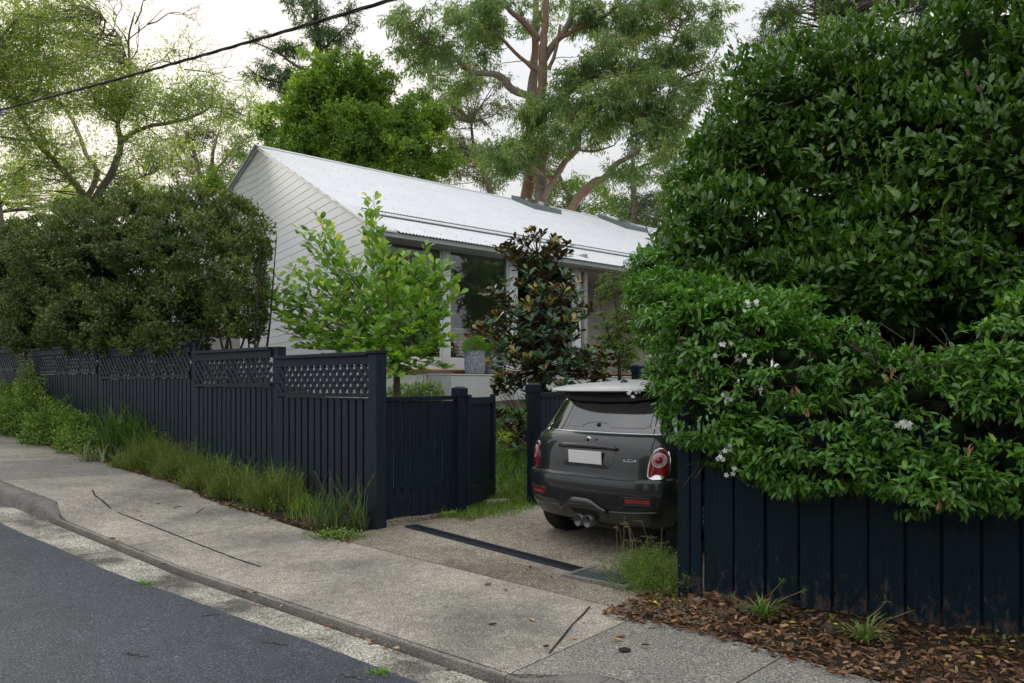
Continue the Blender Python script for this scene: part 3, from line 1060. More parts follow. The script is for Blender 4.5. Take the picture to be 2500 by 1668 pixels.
# brown fence behind the hedge
ba = W(1960, 900, 7.0)
bfd = FD2
bb = empty('brown_fence', (ba.x, ba.y, 0), 'dark brown board fence glimpsed through the gap in the hedge', 'fence', rz=a2)
for i in range(17):
    MB().box((i * .17, .003 * (i % 2), .98), (.1695, .02, 2.1)).obj('plank', M['brown_fence'], bb)
MB().bar((-.1, -.03, 1.9), (2.9, -.03, 1.9), .03, .07).obj('rail', M['brown_fence'], bb)
wm = MB()
for i in range(24): wm.tube([(-.1 + i * .12, -.06, 1.2), (-.1 + i * .12 + .02 * math.sin(i), -.06, 1.95)], .003, 3)
for j in range(6): wm.tube([(-.1 + i * .4, -.06, 1.3 + j * .12 + .03 * math.sin(i + j)) for i in range(8)], .003, 3)
wm.obj('wire_mesh', M['bark_dark'], bb, kind='stuff')

# ------------------------------------------------------------------ house
HC = Vector((-2.53, 14.28, 0))
HE = Vector((.748, .664, 0)).normalized()
HB = Vector((-HE.y, HE.x, 0))
house = empty('white_house', HC, 'white weatherboard house with long white corrugated roof and glazed front', 'house', rz=math.atan2(HE.y, HE.x))
RZ0, RZ1, QR, PR = 4.28, 7.52, 7.19, 1.09
SL = (RZ1 - RZ0) / QR
PEND = 24.0


def hpt(p, q, z): return HC + HE * p + HB * q + Vector((0, 0, z))


def h_on_roof(px, py):
    """(p,q) of roof plane point seen at pixel"""
    d = W(px, py, 1.0) - Vector((0, 0, CAMZ))
    # z = CAMZ + Y dz ; q = (Y*d - HC).HB
    A = d.x * HB.x + d.y * HB.y
    B0 = -(HC.x * HB.x + HC.y * HB.y)
    Y = (RZ0 + SL * B0 - CAMZ) / (d.z - SL * A)
    X = Y * d.x
    r = Vector((X - HC.x, Y - HC.y, 0))
    return r.dot(HE), r.dot(HB)


def h_on_q(px, q):
    k = (px - CX) / FPX
    b = HC + HB * q
    p = (k * b.y - b.x) / (HE.x - k * HE.y)
    return p


def pz(px, py, q):
    p = h_on_q(px, q)
    Y = (HC + HB * q + HE * p).y
    return p, CAMZ - (py - HY) / FPX * Y


# boarded end wall: right leaf (corner to fold), left leaf (fold to rear corner)
wl_len = math.hypot(PR, QR)
board_h = .178
wall_base = .5


def board_wall(p0, q0, p1, q1, ztop0, ztop1, start, drop_end=0.0):
    L = math.hypot(p1 - p0, q1 - q0)
    dx, dy = (p1 - p0) / L, (q1 - q0) / L
    nx, ny = -dy, dx   # outward side
    if (nx * -1) < 0: nx, ny = -nx, -ny
    z = start
    out = []
    while z < max(ztop0, ztop1):
        z2 = z + board_h - .008
        # extent a where roof line above z2
        def a_at(zz):
            if ztop1 > ztop0:
                return max(0, min(1, (zz - ztop0) / (ztop1 - ztop0))), 1
            return 0, max(0, min(1, (zz - ztop0) / (ztop1 - ztop0)))
        lo0, hi0 = a_at(z + .03)
        lo1, hi1 = a_at(z2 + .03)
        if hi0 - lo0 > .015:
            t0, t1 = .019, .016
            mb = MB()
            def pt(a, off, zz): return (p0 + dx * a * L + nx * off, q0 + dy * a * L + ny * off, zz)
            mb.hexa([pt(lo0, -.01, z), pt(hi0, -.01, z), pt(hi0, t0, z), pt(lo0, t0, z)], [pt(lo1, -.01, z2), pt(hi1, -.01, z2), pt(hi1, t1, z2), pt(lo1, t1, z2)])
            mb.obj('weatherboard', M['white'], house)
            out.append(z)
        z += board_h
    mb = MB()
    def pt(a, off, zz): return (p0 + dx * a * L + nx * off, q0 + dy * a * L + ny * off, zz)
    mb.hexa([pt(0, -.12, start - .4), pt(1, -.12, start - .4), pt(1, -.001, start - .4), pt(0, -.001, start - .4)], [pt(0, -.12, ztop0 - .02), pt(1, -.12, ztop1 - .02), pt(1, -.001, ztop1 - .02), pt(0, -.001, ztop0 - .02)])
    mb.obj('wall', M['grooveline'], house)
    return out


board_wall(0, 0, PR, QR, RZ0, RZ1, wall_base)
board_wall(PR, QR, PR, 2 * QR, RZ1, RZ0 + .3, wall_base)
MB().hexa([(-.025, -.03, wall_base), (.14, -.03, wall_base), (.14, .0, wall_base), (-.025, .0, wall_base)], [(-.025, -.03, RZ0 - .06), (.14, -.03, RZ0 - .06), (.14, 0, RZ0 - .06), (-.025, 0, RZ0 - .06)]).obj('corner_board', M['frame'], house)
# barge boards on the rakes
MB().bar((-.03, -.25, RZ0 - .25 * SL + .02), (PR - .03, QR, RZ1 + .02), .04, .09).obj('barge_board', M['white'], house)
MB().bar((PR - .03, QR, RZ1 + .02), (PR - .03, 2 * QR + .2, RZ0 + .2), .05, .16).obj('barge_board', M['soffit'], house)
# downpipe, corner trim
# corrugated roof sheets


def corr_sheet(name, q0, q1, z0, z1, pstart, pend, rake=False, per=.076, amp=.010, nz=4):
    mb = MB()
    step = per / nz
    n = int((pend - pstart) / step)
    vs, fs = [], []
    for i in range(n + 1):
        p = pstart + i * step
        a = amp * math.cos(2 * math.pi * i / nz)
        qq1 = q1
        if rake and p < PR - .05: qq1 = min(q1, max(q0 + .02, QR * (p + .06) / PR))
        zq = z0 + (z1 - z0) * (qq1 - q0) / (q1 - q0)
        vs += [(p, q0, z0 + a), (p, qq1, zq + a)]
    fs = [(2 * i, 2 * i + 2, 2 * i + 3, 2 * i + 1) for i in range(n)]
    mb.add(vs, fs)
    return mb.obj(name, M['roof'], house, smooth=True)


QS = 1.46
corr_sheet('roof', QS, QR - .02, RZ0 + SL * QS + .045, RZ1 + .06, QS * PR / QR - .05, PEND, True, nz=6)
# part of the main roof beside the rake that runs on to the eave
mb = MB()
mb.hexa([(-.06, -.22, RZ0 - .22 * SL + .02), (.42, -.22, RZ0 - .22 * SL + .02), (.62, QS, RZ0 + SL * QS + .02), (QS * PR / QR - .06, QS, RZ0 + SL * QS + .02)],
        [(-.06, -.22, RZ0 - .22 * SL + .05), (.42, -.22, RZ0 - .22 * SL + .05), (.62, QS, RZ0 + SL * QS + .05), (QS * PR / QR - .06, QS, RZ0 + SL * QS + .05)])
mb.obj('roof_edge', M['roof'], house)
EZ, EQ = RZ0 - .06, -.24
corr_sheet('veranda_roof', EQ, QS + .3, EZ, RZ0 + SL * QS + .085, .45, PEND, nz=6)
MB().bar((.62, QS - .13, RZ0 + SL * QS - .035), (PEND, QS - .13, RZ0 + SL * QS - .035), .22, .012, up=Vector((0, -SL, 1)).normalized()).obj('flashing', M['roof'], house)
MB().hexa([(PR - .1, QR - .18, RZ1 + .0), (PEND, QR - .18, RZ1), (PEND, QR, RZ1 + .08), (PR - .1, QR, RZ1 + .08)], [(PR - .1, QR - .18, RZ1 + .015), (PEND, QR - .18, RZ1 + .015), (PEND, QR, RZ1 + .1), (PR - .1, QR, RZ1 + .1)]).obj('ridge_cap', M['roof'], house)
MB().hexa([(PR - .1, QR, RZ1 + .06), (PEND, QR, RZ1 + .06), (PEND, QR * 2, RZ0 + .1), (PR - .1, QR * 2, RZ0 + .1)], [(PR - .1, QR, RZ1 + .1), (PEND, QR, RZ1 + .1), (PEND, QR * 2, RZ0 + .14), (PR - .1, QR * 2, RZ0 + .14)]).obj('rear_roof', M['roof'], house)
# roof screws
mb = MB()
for q in np.arange(QS + .35, QR - .2, .92):
    for p in np.arange(.9, PEND, .38):
        if p < QR and p * QR / PR < q + .3: continue
        z = RZ0 + SL * q + .073
        mb.box((p + random.uniform(-.01, .01), q, z - .004), (.014, .014, .01))
for q in (.15, .95):
    for p in np.arange(.9, PEND, .38): mb.box((p, q, EZ + (RZ0 + SL * QS + .07 - EZ) * (q - EQ) / (QS + .3 - EQ) + .012), (.02, .02, .012))
mb.obj('roof_screws', M['steel'], house, kind='stuff')

# facade
QF = .22
DZ = 1.73
head = RZ0 - .30


def fr(x0, x1, z0, z1, name='window_frame', mat='frame', th=.06, q=QF, parent=None):
    return MB().box(((x0 + x1) / 2, q, (z0 + z1) / 2), (x1 - x0, th, z1 - z0)).obj(name, M[mat], parent or house, bevel=.004)


# soffit and fascia
fr(.15, PEND, RZ0 - .16, RZ0 - .07, 'fascia', 'soffit', .03, EQ + .06)
MB().hexa([(.14, EQ + .08, RZ0 - .17), (PEND, EQ + .08, RZ0 - .17), (PEND, QF + .3, RZ0 - .17), (.14, QF + .3, RZ0 - .17)], [(.14, EQ + .08, RZ0 - .14), (PEND, EQ + .08, RZ0 - .14), (PEND, QF + .3, RZ0 - .14), (.14, QF + .3, RZ0 - .14)]).obj('soffit', M['soffit'], house)
edges = [h_on_q(v, QF) for v in (945, 1078, 1094, 1240, 1258, 1382, 1400, 1414)]
p_end_glass = edges[7]
gz_b = DZ + .27
gz_t = pz(1095, 614, QF)[1]
fr(.14, p_end_glass, gz_t, RZ0 - .172, 'head_board')
# bays: posts and glass
bays = [(.14, edges[1]), (edges[2], edges[3]), (edges[4], edges[6])]
for a, b in ((edges[1], edges[2]), (edges[3], edges[4])): fr(a, b, DZ, gz_t, 'post', th=.1)
fr(edges[6], edges[7], DZ, RZ0 - .172, 'post', th=.12)
for i, (a, b) in enumerate(bays):
    win = fr(a + .002, b - .002, DZ + .02, gz_b, 'window', 'sill_white', .05)
    fr(a + .002, a + .05, gz_b, gz_t, 'frame', 'frame', .05, parent=win)
    fr(b - .05, b - .002, gz_b, gz_t, 'frame', 'frame', .05, parent=win)
    fr(a + .052, b - .052, gz_b + .001, gz_t, 'pane', 'glass', .008, parent=win)
    if i == 2:
        fr(b - .25, b - .20, gz_b, gz_t, 'frame', 'frame', .05, QF + .06, parent=win)
fr(.1, PEND, DZ - .03, DZ + .018, 'deck_edge', 'timber', .5, QF - .18)
# interior
MB().box((5.0, 2.9, DZ - .05), (8, 5, .06)).obj('floor', M['interior'], house)
MB().box((5.0, 4.6, 3.1), (8, .1, 2.8)).obj('interior_wall', M['interior'], house)
MB().box((p_end_glass + .05, 2.6, 3.0), (.1, 4.6, 2.9)).obj('interior_wall', M['interior'], house)
MB().box((5.0, 2.5, RZ0 - .05), (8, 4.6, .06)).obj('ceiling', M['interior'], house)
MB().box((4.4, 4.5, 2.7), (.9, .1, 1.95)).obj('doorway', M['interior_dark'], house)
# porch recess at right of the glazing
MB().box((p_end_glass + 5, 1.7, 3.0), (10.2, .1, 2.9)).obj('porch_wall', M['porch'], house)
MB().box((p_end_glass + .1, .9, 3.0), (.1, 1.6, 2.9)).obj('porch_wall', M['porch'], house)
MB().box((p_end_glass + 5, .9, RZ0 - .2), (10.2, 1.7, .05)).obj('porch_ceiling', M['porch'], house)
MB().box((p_end_glass + 5, .9, DZ - .01), (10.2, 1.7, .05)).obj('porch_floor', M['timber'], house)
# furniture inside
t = hpt(h_on_q(1160, 1.1), 1.1, DZ)
tb = empty('side_table', t, 'orange timber cabinet standing inside behind the middle window', 'cabinet', rz=math.atan2(HE.y, HE.x))
MB().box((0, 0, .45), (1.3, .45, .7)).obj('body', M['orange_wood'], tb, bevel=.01)
MB().box((0, 0, .815), (1.16, .5, .03)).obj('top', M['orange_wood'], tb, bevel=.005)
for sx in (-.5, .5):
    for sy in (-.18, .18): MB().box((sx, sy, .05), (.04, .04, .1)).obj('leg', M['orange_wood'], tb)


def chair(p, q, rz, lab):
    r = empty('dining_chair', hpt(p, q, DZ), lab, 'chair', 'chairs behind the glass', rz=rz)
    MB().box((0, 0, .45), (.42, .42, .04)).obj('seat', M['orange_wood'], r, bevel=.01)
    MB().box((0, .2, .8), (.42, .03, .3)).obj('backrest', M['orange_wood'], r, bevel=.01)
    for sx in (-.18, .18):
        for sy in (-.18, .18): MB().tube([(sx, sy, 0), (sx, sy, .44 if sy < 0 else .8)], .017, 6).obj('leg', M['orange_wood'], r)


chair(2.25, .9, .4, 'pale timber dining chair behind the left window pane')
chair(4.6, 1.0, 2.6, 'timber dining chair behind the glass right of the grey pots')
lo = empty('slatted_lounge_chair', hpt(2.75, .75, DZ), 'white slatted reclining chair leaning inside behind the glass', 'chair', rz=.5)
for i in range(9): MB().box((0, .03 * i, .35 + i * .07), (.45, .02, .045)).obj('slat', M['sill_white'], lo)
for sx in (-.22, .22): MB().bar((sx, -.1, 0), (sx, .3, 1.0), .03, .03).obj('leg', M['orange_wood'], lo)

# skylights
for i, (A, Bp, Cp) in enumerate((((1199, 468), (1259, 497), (1310, 505)), ((1453, 531), (1502, 553), (1546, 562)))):
    (p0, q0), (p1, q1), (p2, q2) = h_on_roof(*A), h_on_roof(*Bp), h_on_roof(*Cp)
    pa, pb = p1, p2
    qa, qb = (5.95, 5.75)[i], QR - .12
    pb = pa + 1.2
    zf = lambda q, o: RZ0 + SL * q + o
    mb = MB()
    mb.hexa([(pa, qa, zf(qa, .05)), (pb, qa, zf(qa, .05)), (pb, qb, zf(qb, .05)), (pa, qb, zf(qb, .05))], [(pa, qa, zf(qa, .22)), (pb, qa, zf(qa, .22)), (pb, qb, zf(qb, .22)), (pa, qb, zf(qb, .22))])
    skl = mb.obj('skylight', M['skyframe'], house, bevel=.01)
    e = .09
    mb = MB()
    mb.hexa([(pa + e, qa + e, zf(qa + e, .21)), (pb - e, qa + e, zf(qa + e, .21)), (pb - e, qb - e, zf(qb - e, .21)), (pa + e, qb - e, zf(qb - e, .21))],
            [(pa + e, qa + e, zf(qa + e, .23)), (pb - e, qa + e, zf(qa + e, .23)), (pb - e, qb - e, zf(qb - e, .23)), (pa + e, qb - e, zf(qb - e, .23))])
    mb.obj('pane', M['skyglass'], skl)

# rear-left return: grey wall, white post and downpipe beside the hedge
pp = W(606, 800, 19.5)
ex = empty('side_screen', (pp.x, pp.y, .9), 'grey side wall and white post beyond the hedge at the house end', 'wall', rz=math.atan2(HE.y, HE.x))
MB().box((0, 0, 1.3), (.2, .14, 2.9)).obj('post', M['sill_white'], ex)
MB().tube([(.28, .05, -.4), (.28, .05, 3.6)], .045, 10).obj('downpipe', M['frame'], ex)
MB().box((-1.6, .3, 1.0), (3.0, .1, 2.6)).obj('panel', M['porch'], ex)
MB().box((-1.6, .24, 1.1), (3.0, .03, .05)).obj('rail', M['frame'], ex)

# concrete planter walls
def wall_block(name, lab, p0, p1, q0, q1, z0, z1):
    r = empty(name, hpt(p0, q0, 0), lab, 'wall', rz=math.atan2(HE.y, HE.x))
    MB().box(((p1 - p0) / 2, (q1 - q0) / 2, (z0 + z1) / 2), (p1 - p0, q1 - q0, z1 - z0)).obj('wall_body', M['render'], r, bevel=.012)
    MB().box(((p1 - p0) / 2, (q1 - q0) / 2 - .002, z1 + .012), (p1 - p0 + .01, q1 - q0 + .02, .024)).obj('capping', M['render'], r, bevel=.006)


pw = h_on_q(1102, -.9)
wall_block('rendered_wall', 'pale grey rendered wall under the deck left of the pots', -.2, h_on_q(1106, -.15), -.02 - .13, .1, .3, DZ - .06)
wall_block('rendered_wall', 'long pale rendered retaining wall carrying the two grey pots', pw, pw + 14, -.9, -.16, .3, DZ - .10)

# pots
for i, (px, lab) in enumerate(((1159, 'left of two round speckled grey pots with a clipped green plant'), (1208, 'right one of two speckled grey pots partly hidden by the magnolia'))):
    q = -.55
    p = h_on_q(px, q)
    c = hpt(p, q, DZ - .07)
    pr = .155 if i == 0 else .155
    r = empty('planter_pot', c, lab, 'plant pot', 'grey pots on the rendered wall')
    MB().lathe([(.0, 0), (.15, 0), (.185, .03), (.2, .2), (.195, .42), (.188, .45), (.17, .45), (.165, .38), (0, .38)], n=32).obj('pot', M['pot'], r, smooth=True)
    bl = [(c.x, c.y, c.z + .53, .24, .22, .16), (c.x + .06, c.y, c.z + .58, .15, .15, .12)]
    P, D, N, _ = blob_leaves(bl, 5500, lump=.12, shell=(.5, 1.05), out=.9)
    leaf_set(r, P, D, N, rng.uniform(.02, .04, len(P)), rng.uniform(.012, .02, len(P)), 'diamond', LM['weed'] if i else LM['grass'], clump_rnd(P, 14) * .5 + rng.uniform(0, .4, len(P)))

# white gabled wing beyond hedge
wa = W(378, 456, 30)
wg = empty('white_outbuilding', (wa.x, wa.y, 0), 'distant white corrugated roof showing above the left hedge', 'house', rz=math.atan2(HE.y, HE.x))
zr = wa.z
n = int(7 / .1)
mb = MB()
vs = []
for i in range(n * 2 + 1):
    p = i * .05
    a = .012 * (1 if i % 2 else -1)
    vs += [(p, 0, zr + a), (p, -4.5, zr - 1.9 + a)]
mb.add(vs, [(2 * i, 2 * i + 1, 2 * i + 3, 2 * i + 2) for i in range(n * 2)])
mb.obj('roof', M['roof'], wg)
MB().box((3.5, .0, zr + .05), (7.1, .25, .05)).obj('ridge_cap', M['roof'], wg)
MB().hexa([(0, -4.5, 0), (7, -4.5, 0), (7, 4, 0), (0, 4, 0)], [(0, -4.4, zr - 1.95), (7, -4.4, zr - 1.95), (7, 4, zr - 1.95), (0, 4, zr - 1.95)]).obj('wall', M['white'], wg)
MB().add([(0, -4.4, zr - 1.95), (0, 4.4, zr - 1.95), (0, 0, zr - .03), (.1, -4.4, zr - 1.95), (.1, 4.4, zr - 1.95), (.1, 0, zr - .03)], [(0, 1, 2), (5, 4, 3), (0, 2, 5, 3), (1, 4, 5, 2)]).obj('gable', M['white'], wg)

# ------------------------------------------------------------------ car
CA = Vector((.724, .689, 0)).normalized()
CR = Vector((CA.y, -CA.x, 0))
car_pos = Vector((.62, 6.93, 0))
car_pos.z = float(H(car_pos.x, car_pos.y)) - .012
pitch = math.atan(float(H(car_pos.x + CA.x * 2, car_pos.y + CA.y * 2) - H(car_pos.x, car_pos.y)) / 2)
car = empty('parked_car', car_pos, 'dark grey hatchback with white roof parked nose-in on the driveway', 'car')
car.rotation_mode = 'XYZ'
car.rotation_euler = (pitch, 0, math.atan2(-CA.x, CA.y))
car.scale = (1.02, 1, 1)

BODY = [(.21, .74, .16, 3.50), (.25, .79, .07, 3.60), (.33, .82, .022, 3.66), (.46, .834, .0, 3.69), (.565, .84, .004, 3.69), (.595, .838, .018, 3.68), (.61, .834, .055, 3.67),
        (.66, .835, .066, 3.65), (.76, .835, .078, 3.58), (.86, .826, .108, 3.45), (.91, .81, .140, 3.35), (.94, .79, .17, 3.2), (.955, .75, .21, 3.05)]


def bparam(z):
    zs = [b[0] for b in BODY]
    return [float(np.interp(z, zs, [b[i] for b in BODY])) for i in (1, 2, 3)]


DR, NE = .42, 2.9


def rear_y(x, z):
    Wd, Rr, _ = bparam(z)
    u = min(.9995, abs(x) / Wd)
    return Rr + DR * (1 - (1 - u ** NE) ** (1 / NE))


def outline(Wd, Rr, Ff, D1=DR, D2=.6, ne=NE, na_=20):
    pts = []
    for i in range(na_ + 1):                       # rear arc right -> left
        a = math.pi * i / na_
        c, s_ = math.cos(a), math.sin(a)
        x = Wd * math.copysign(abs(c) ** (2 / ne), c)
        y = Rr + D1 * (1 - abs(s_) ** (2 / ne))
        pts.append((x, y))
    for i in range(1, 8): pts.append((-Wd, Rr + D1 + (Ff - D2 - Rr - D1) * i / 8))
    for i in range(na_ + 1):
        a = math.pi * i / na_
        c, s_ = math.cos(a), math.sin(a)
        pts.append((-Wd * math.copysign(abs(c) ** (2 / ne), c), Ff - D2 * (1 - abs(s_) ** (2 / ne))))
    for i in range(1, 8): pts.append((Wd, Ff - D2 - (Ff - D2 - Rr - D1) * i / 8))
    return pts


def loft(slices, name, mat, cap_top=True, cap_bot=True, D1=DR, D2=.6, ne=NE, ang=35):
    mb = MB()
    K = None
    for z, Wd, Rr, Ff in slices:
        o_ = outline(Wd, Rr, Ff, D1, D2, ne)
        K = len(o_)
        mb.v += [(x, y, z) for x, y in o_]
    for j in range(len(slices) - 1):
        for k in range(K):
            k2 = (k + 1) % K
            mb.f.append((j * K + k, (j + 1) * K + k, (j + 1) * K + k2, j * K + k2))
            mb.mi.append(0)
    if cap_top:
        mb.f.append(tuple((len(slices) - 1) * K + k for k in reversed(range(K)))); mb.mi.append(0)
    if cap_bot:
        mb.f.append(tuple(range(K))); mb.mi.append(0)
    return mb


def interp_slices(sl, n):
    zs = [s[0] for s in sl]
    out = []
    for i in range(len(sl) - 1):
        for j in range(n):
            f = j / n
            out.append(tuple(sl[i][k] * (1 - f) + sl[i + 1][k] * f for k in range(4)))
    out.append(sl[-1])
    return out


bm_ = loft(BODY, 'body', M['carpaint'])
body = bm_.obj('body', M['carpaint'], car, smooth=True, ang=28)
# wheel arches cut with real cylinders, applied
cut = MB()
for yy in (.62, 3.02):
    for sx in (-1, 1):
        cut.lathe([(0, -.26), (.345, -.26), (.345, .26), (0, .26)], c=(sx * .80, yy, .30), n=40, axis='x')
cutter = cut.obj('cutter', M['plastic'], car)
bo = body.modifiers.new('arch', 'BOOLEAN')
bo.object = cutter
bo.operation = 'DIFFERENCE'
bo.solver = 'EXACT'
bpy.context.view_layer.update()
dg = bpy.context.evaluated_depsgraph_get()
newme = bpy.data.meshes.new_from_object(body.evaluated_get(dg))
body.modifiers.clear()
if len(newme.polygons) > 200: body.data = newme
bpy.data.objects.remove(cutter)
# flip check not needed; recalc normals outward
import bmesh


def fixn(me):
    b = bmesh.new()
    b.from_mesh(me)
    bmesh.ops.recalc_face_normals(b, faces=b.faces)
    b.to_mesh(me)
    b.free()


fixn(body.data)
GH = [(.935, .76, .195, 2.85), (1.0, .742, .235, 2.62), (1.1, .71, .295, 2.38), (1.2, .675, .35, 2.18), (1.3, .635, .40, 2.0), (1.345, .615, .42, 1.95)]
gh = loft(GH, 'glass_house', M['carglass'], D1=.30, D2=.45).obj('cabin_glass', M['carglass'], car, smooth=True, ang=40)
fixn(gh.data)
RF = [(1.325, .60, .33, 2.0), (1.332, .645, .20, 2.08), (1.345, .655, .165, 2.10), (1.362, .648, .17, 2.09), (1.378, .60, .24, 2.02), (1.392, .52, .38, 1.9), (1.402, .38, .6, 1.7), (1.406, .15, .9, 1.4)]
ro = loft(RF, 'roof', M['carwhite'], D1=.34, D2=.4, ne=2.6).obj('roof', M['carwhite'], car, smooth=True, ang=50)
fixn(ro.data)


def gh_y(x, z):
    zs = [g[0] for g in GH]
    Wd, Rr = float(np.interp(z, zs, [g[1] for g in GH])), float(np.interp(z, zs, [g[2] for g in GH]))
    u = min(.9995, abs(x) / Wd)
    return Rr + .30 * (1 - (1 - u ** NE) ** (1 / NE))


def patch(name, outl, mat, off=.004, th=.006, yf=rear_y, parent=None, dome=0.0, rings=5):
    """solid shell following the rear surface inside a star-shaped outline of (x, z)"""
    cx = sum(p[0] for p in outl) / len(outl)
    cz = sum(p[1] for p in outl) / len(outl)
    n = len(outl)
    mb = MB()
    vs = []
    for x, z in outl: vs.append((x, yf(x, z) - off + th, z))
    for r in range(rings):
        k = 1 - r / rings
        for x, z in outl:
            X, Z = cx + (x - cx) * k, cz + (z - cz) * k
            vs.append((X, yf(X, Z) - off - dome * (1 - k * k), Z))
    vs.append((cx, yf(cx, cz) - off - dome, cz))
    fs = []
    for r in range(rings):
        for i in range(n):
            j = (i + 1) % n
            fs.append((r * n + i, r * n + j, (r + 1) * n + j, (r + 1) * n + i))
    for i in range(n): fs.append((rings * n + i, rings * n + (i + 1) % n, (rings + 1) * n))
    mb.add(vs, fs)
    o = mb.obj(name, mat, parent or car, smooth=True, ang=50)
    fixn(o.data)
    return o


def seam(name, pts, rad, mat, yf=rear_y, off=.002, closed=False, parent=None, n=5):
    P = []
    seg = list(zip(pts, pts[1:] + (pts[:1] if closed else [])))
    if not closed: seg = list(zip(pts[:-1], pts[1:]))
    for (x0, z0), (x1, z1) in seg:
        k = max(1, int(math.hypot(x1 - x0, z1 - z0) / .03))
        for i in range(k):
            x, z = x0 + (x1 - x0) * i / k, z0 + (z1 - z0) * i / k
            P.append((x, yf(x, z) - off, z))
    x, z = pts[0] if closed else pts[-1]
    P.append((x, yf(x, z) - off, z))
    return MB().tube(P, rad, n).obj(name, mat, parent or car, smooth=True)


def rrect(x0, x1, z0, z1, r, n=4):
    pts = []
    for cx, cz, a0 in ((x1 - r, z1 - r, 0), (x0 + r, z1 - r, 90), (x0 + r, z0 + r, 180), (x1 - r, z0 + r, 270)):
        for i in range(n + 1):
            a = R(a0 + 90 * i / n)
            pts.append((cx + r * math.cos(a), cz + r * math.sin(a)))
    return pts


# hatch seam, chrome belt, rear window band
seam('hatch_seam', [(-.62, .93), (-.63, .72), (-.60, .62), (-.52, .59), (.52, .59), (.60, .62), (.63, .72), (.62, .93)], .004, M['plastic'])
seam('window_trim', [(-.78, .945), (-.4, .951), (0, .953), (.4, .951), (.78, .945)], .009, M['chrome'], off=.0)
seam('window_line', [(-.40, 1.0), (-.17, 1.0), (-.12, 1.03), (0, 1.045), (.12, 1.03), (.17, 1.0), (.5, 1.0), (.53, 1.03), (.5, 1.25)], .0022, M['steel'], yf=gh_y)
seam('window_seam', [(.585, .95), (.56, 1.1), (.52, 1.27)], .004, M['plastic'], yf=gh_y)
seam('window_seam', [(-.585, .95), (-.56, 1.1), (-.52, 1.27)], .004, M['plastic'], yf=gh_y)
patch('spoiler_underside', [(-.56, 1.325), (-.5, 1.262), (-.3, 1.235), (0, 1.228), (.3, 1.235), (.5, 1.262), (.56, 1.325)], M['plastic'], yf=lambda x, z: gh_y(x, z) - .03 - .42 * max(0, z - 1.23), off=.0, th=.05, rings=3)
patch('brake_light', rrect(-.16, .16, 1.262, 1.278, .006), M['drain'], yf=lambda x, z: gh_y(x, z) - .055, off=.0, th=.02, rings=2)
pv = gh_y(0, 1.045)
MB().lathe([(0, -.03), (.016, -.03), (.02, -.01), (.02, .01)], c=(0.02, pv, 1.018), n=14, axis='y').obj('wiper_hub', M['plastic'], car, smooth=True)
# number plate recess, plate, handle
patch('plate_recess', rrect(-.33, .33, .655, .835, .05), M['carpaint'], off=-.001, th=.001, yf=lambda x, z: rear_y(x, z), rings=2)
rec = patch('recess_panel', [(-.31, .83), (-.30, .72), (-.24, .665), (.24, .665), (.30, .72), (.31, .83)], M['carpaint'], off=.003, th=.004, dome=-.0, rings=3)  # thin panel around the plate in the same body paint
MB().box((0, rear_y(0, .75) - .014, .752), (.372, .006, .11)).obj('number_plate', M['plate'], car, bevel=.004)
hb = MB()
pts = []
for i in range(17):
    x = -.33 + .66 * i / 16
    zc = .845 - .014 * (abs(x) / .33) ** 4
    pts.append((x, rear_y(x, zc) - .012, zc))
hb.tube(pts, [.008] + [.020] * 15 + [.008], 10)
hb.obj('boot_handle', M['carpaint'], car, smooth=True)
# winged badge
wy = rear_y(0, .895)
wb = MB()
wb.lathe([(0, -.012), (.018, -.012), (.026, -.009), (.028, -.0)], c=(0, wy, .895), n=24, axis='y')
bd = wb.obj('badge', M['chrome'], car, smooth=True)
MB().lathe([(0, -.0145), (.016, -.014), (.017, -.010)], c=(0, wy, .895), n=20, axis='y').obj('badge_centre', M['plastic'], bd, smooth=True)
for s in (-1, 1):
    mb = MB()
    for k in range(4):
        z = .895 + .018 - k * .011
        L_ = .062 - k * .010
        mb.box((s * (.026 + L_ / 2), wy - .006, z), (L_, .005, .0085))
    mb.obj('wing', M['chrome'], bd)
# side badge with lettering
sbx, sbz = .455, .745
sy = rear_y(sbx, sbz)
ps = [(sbx + .062 * math.cos(a), sbz + .011 * math.sin(a)) for a in [2 * math.pi * i / 16 for i in range(16)]]
sb = patch('name_badge', ps, M['chrome'], off=.006, th=.006, rings=2)
cu = bpy.data.curves.new('lettering', 'FONT')
cu.body = "WORKS"
cu.size = .024
cu.extrude = .0015
cu.align_x = 'CENTER'
cu.align_y = 'CENTER'
cu.materials.append(M['plastic'])
_t = bpy.data.objects.new('lettering_curve', cu)
col.objects.link(_t)
bpy.context.view_layer.update()
_tm = bpy.data.meshes.new_from_object(_t.evaluated_get(bpy.context.evaluated_depsgraph_get()))
bpy.data.objects.remove(_t)
to = bpy.data.objects.new('lettering', _tm)
slope = (rear_y(sbx + .03, sbz) - rear_y(sbx - .03, sbz)) / .06
to.location = (sbx, sy - .008, sbz)
to.rotation_euler = (R(90), 0, math.atan(slope))
to.parent = car
col.objects.link(to)
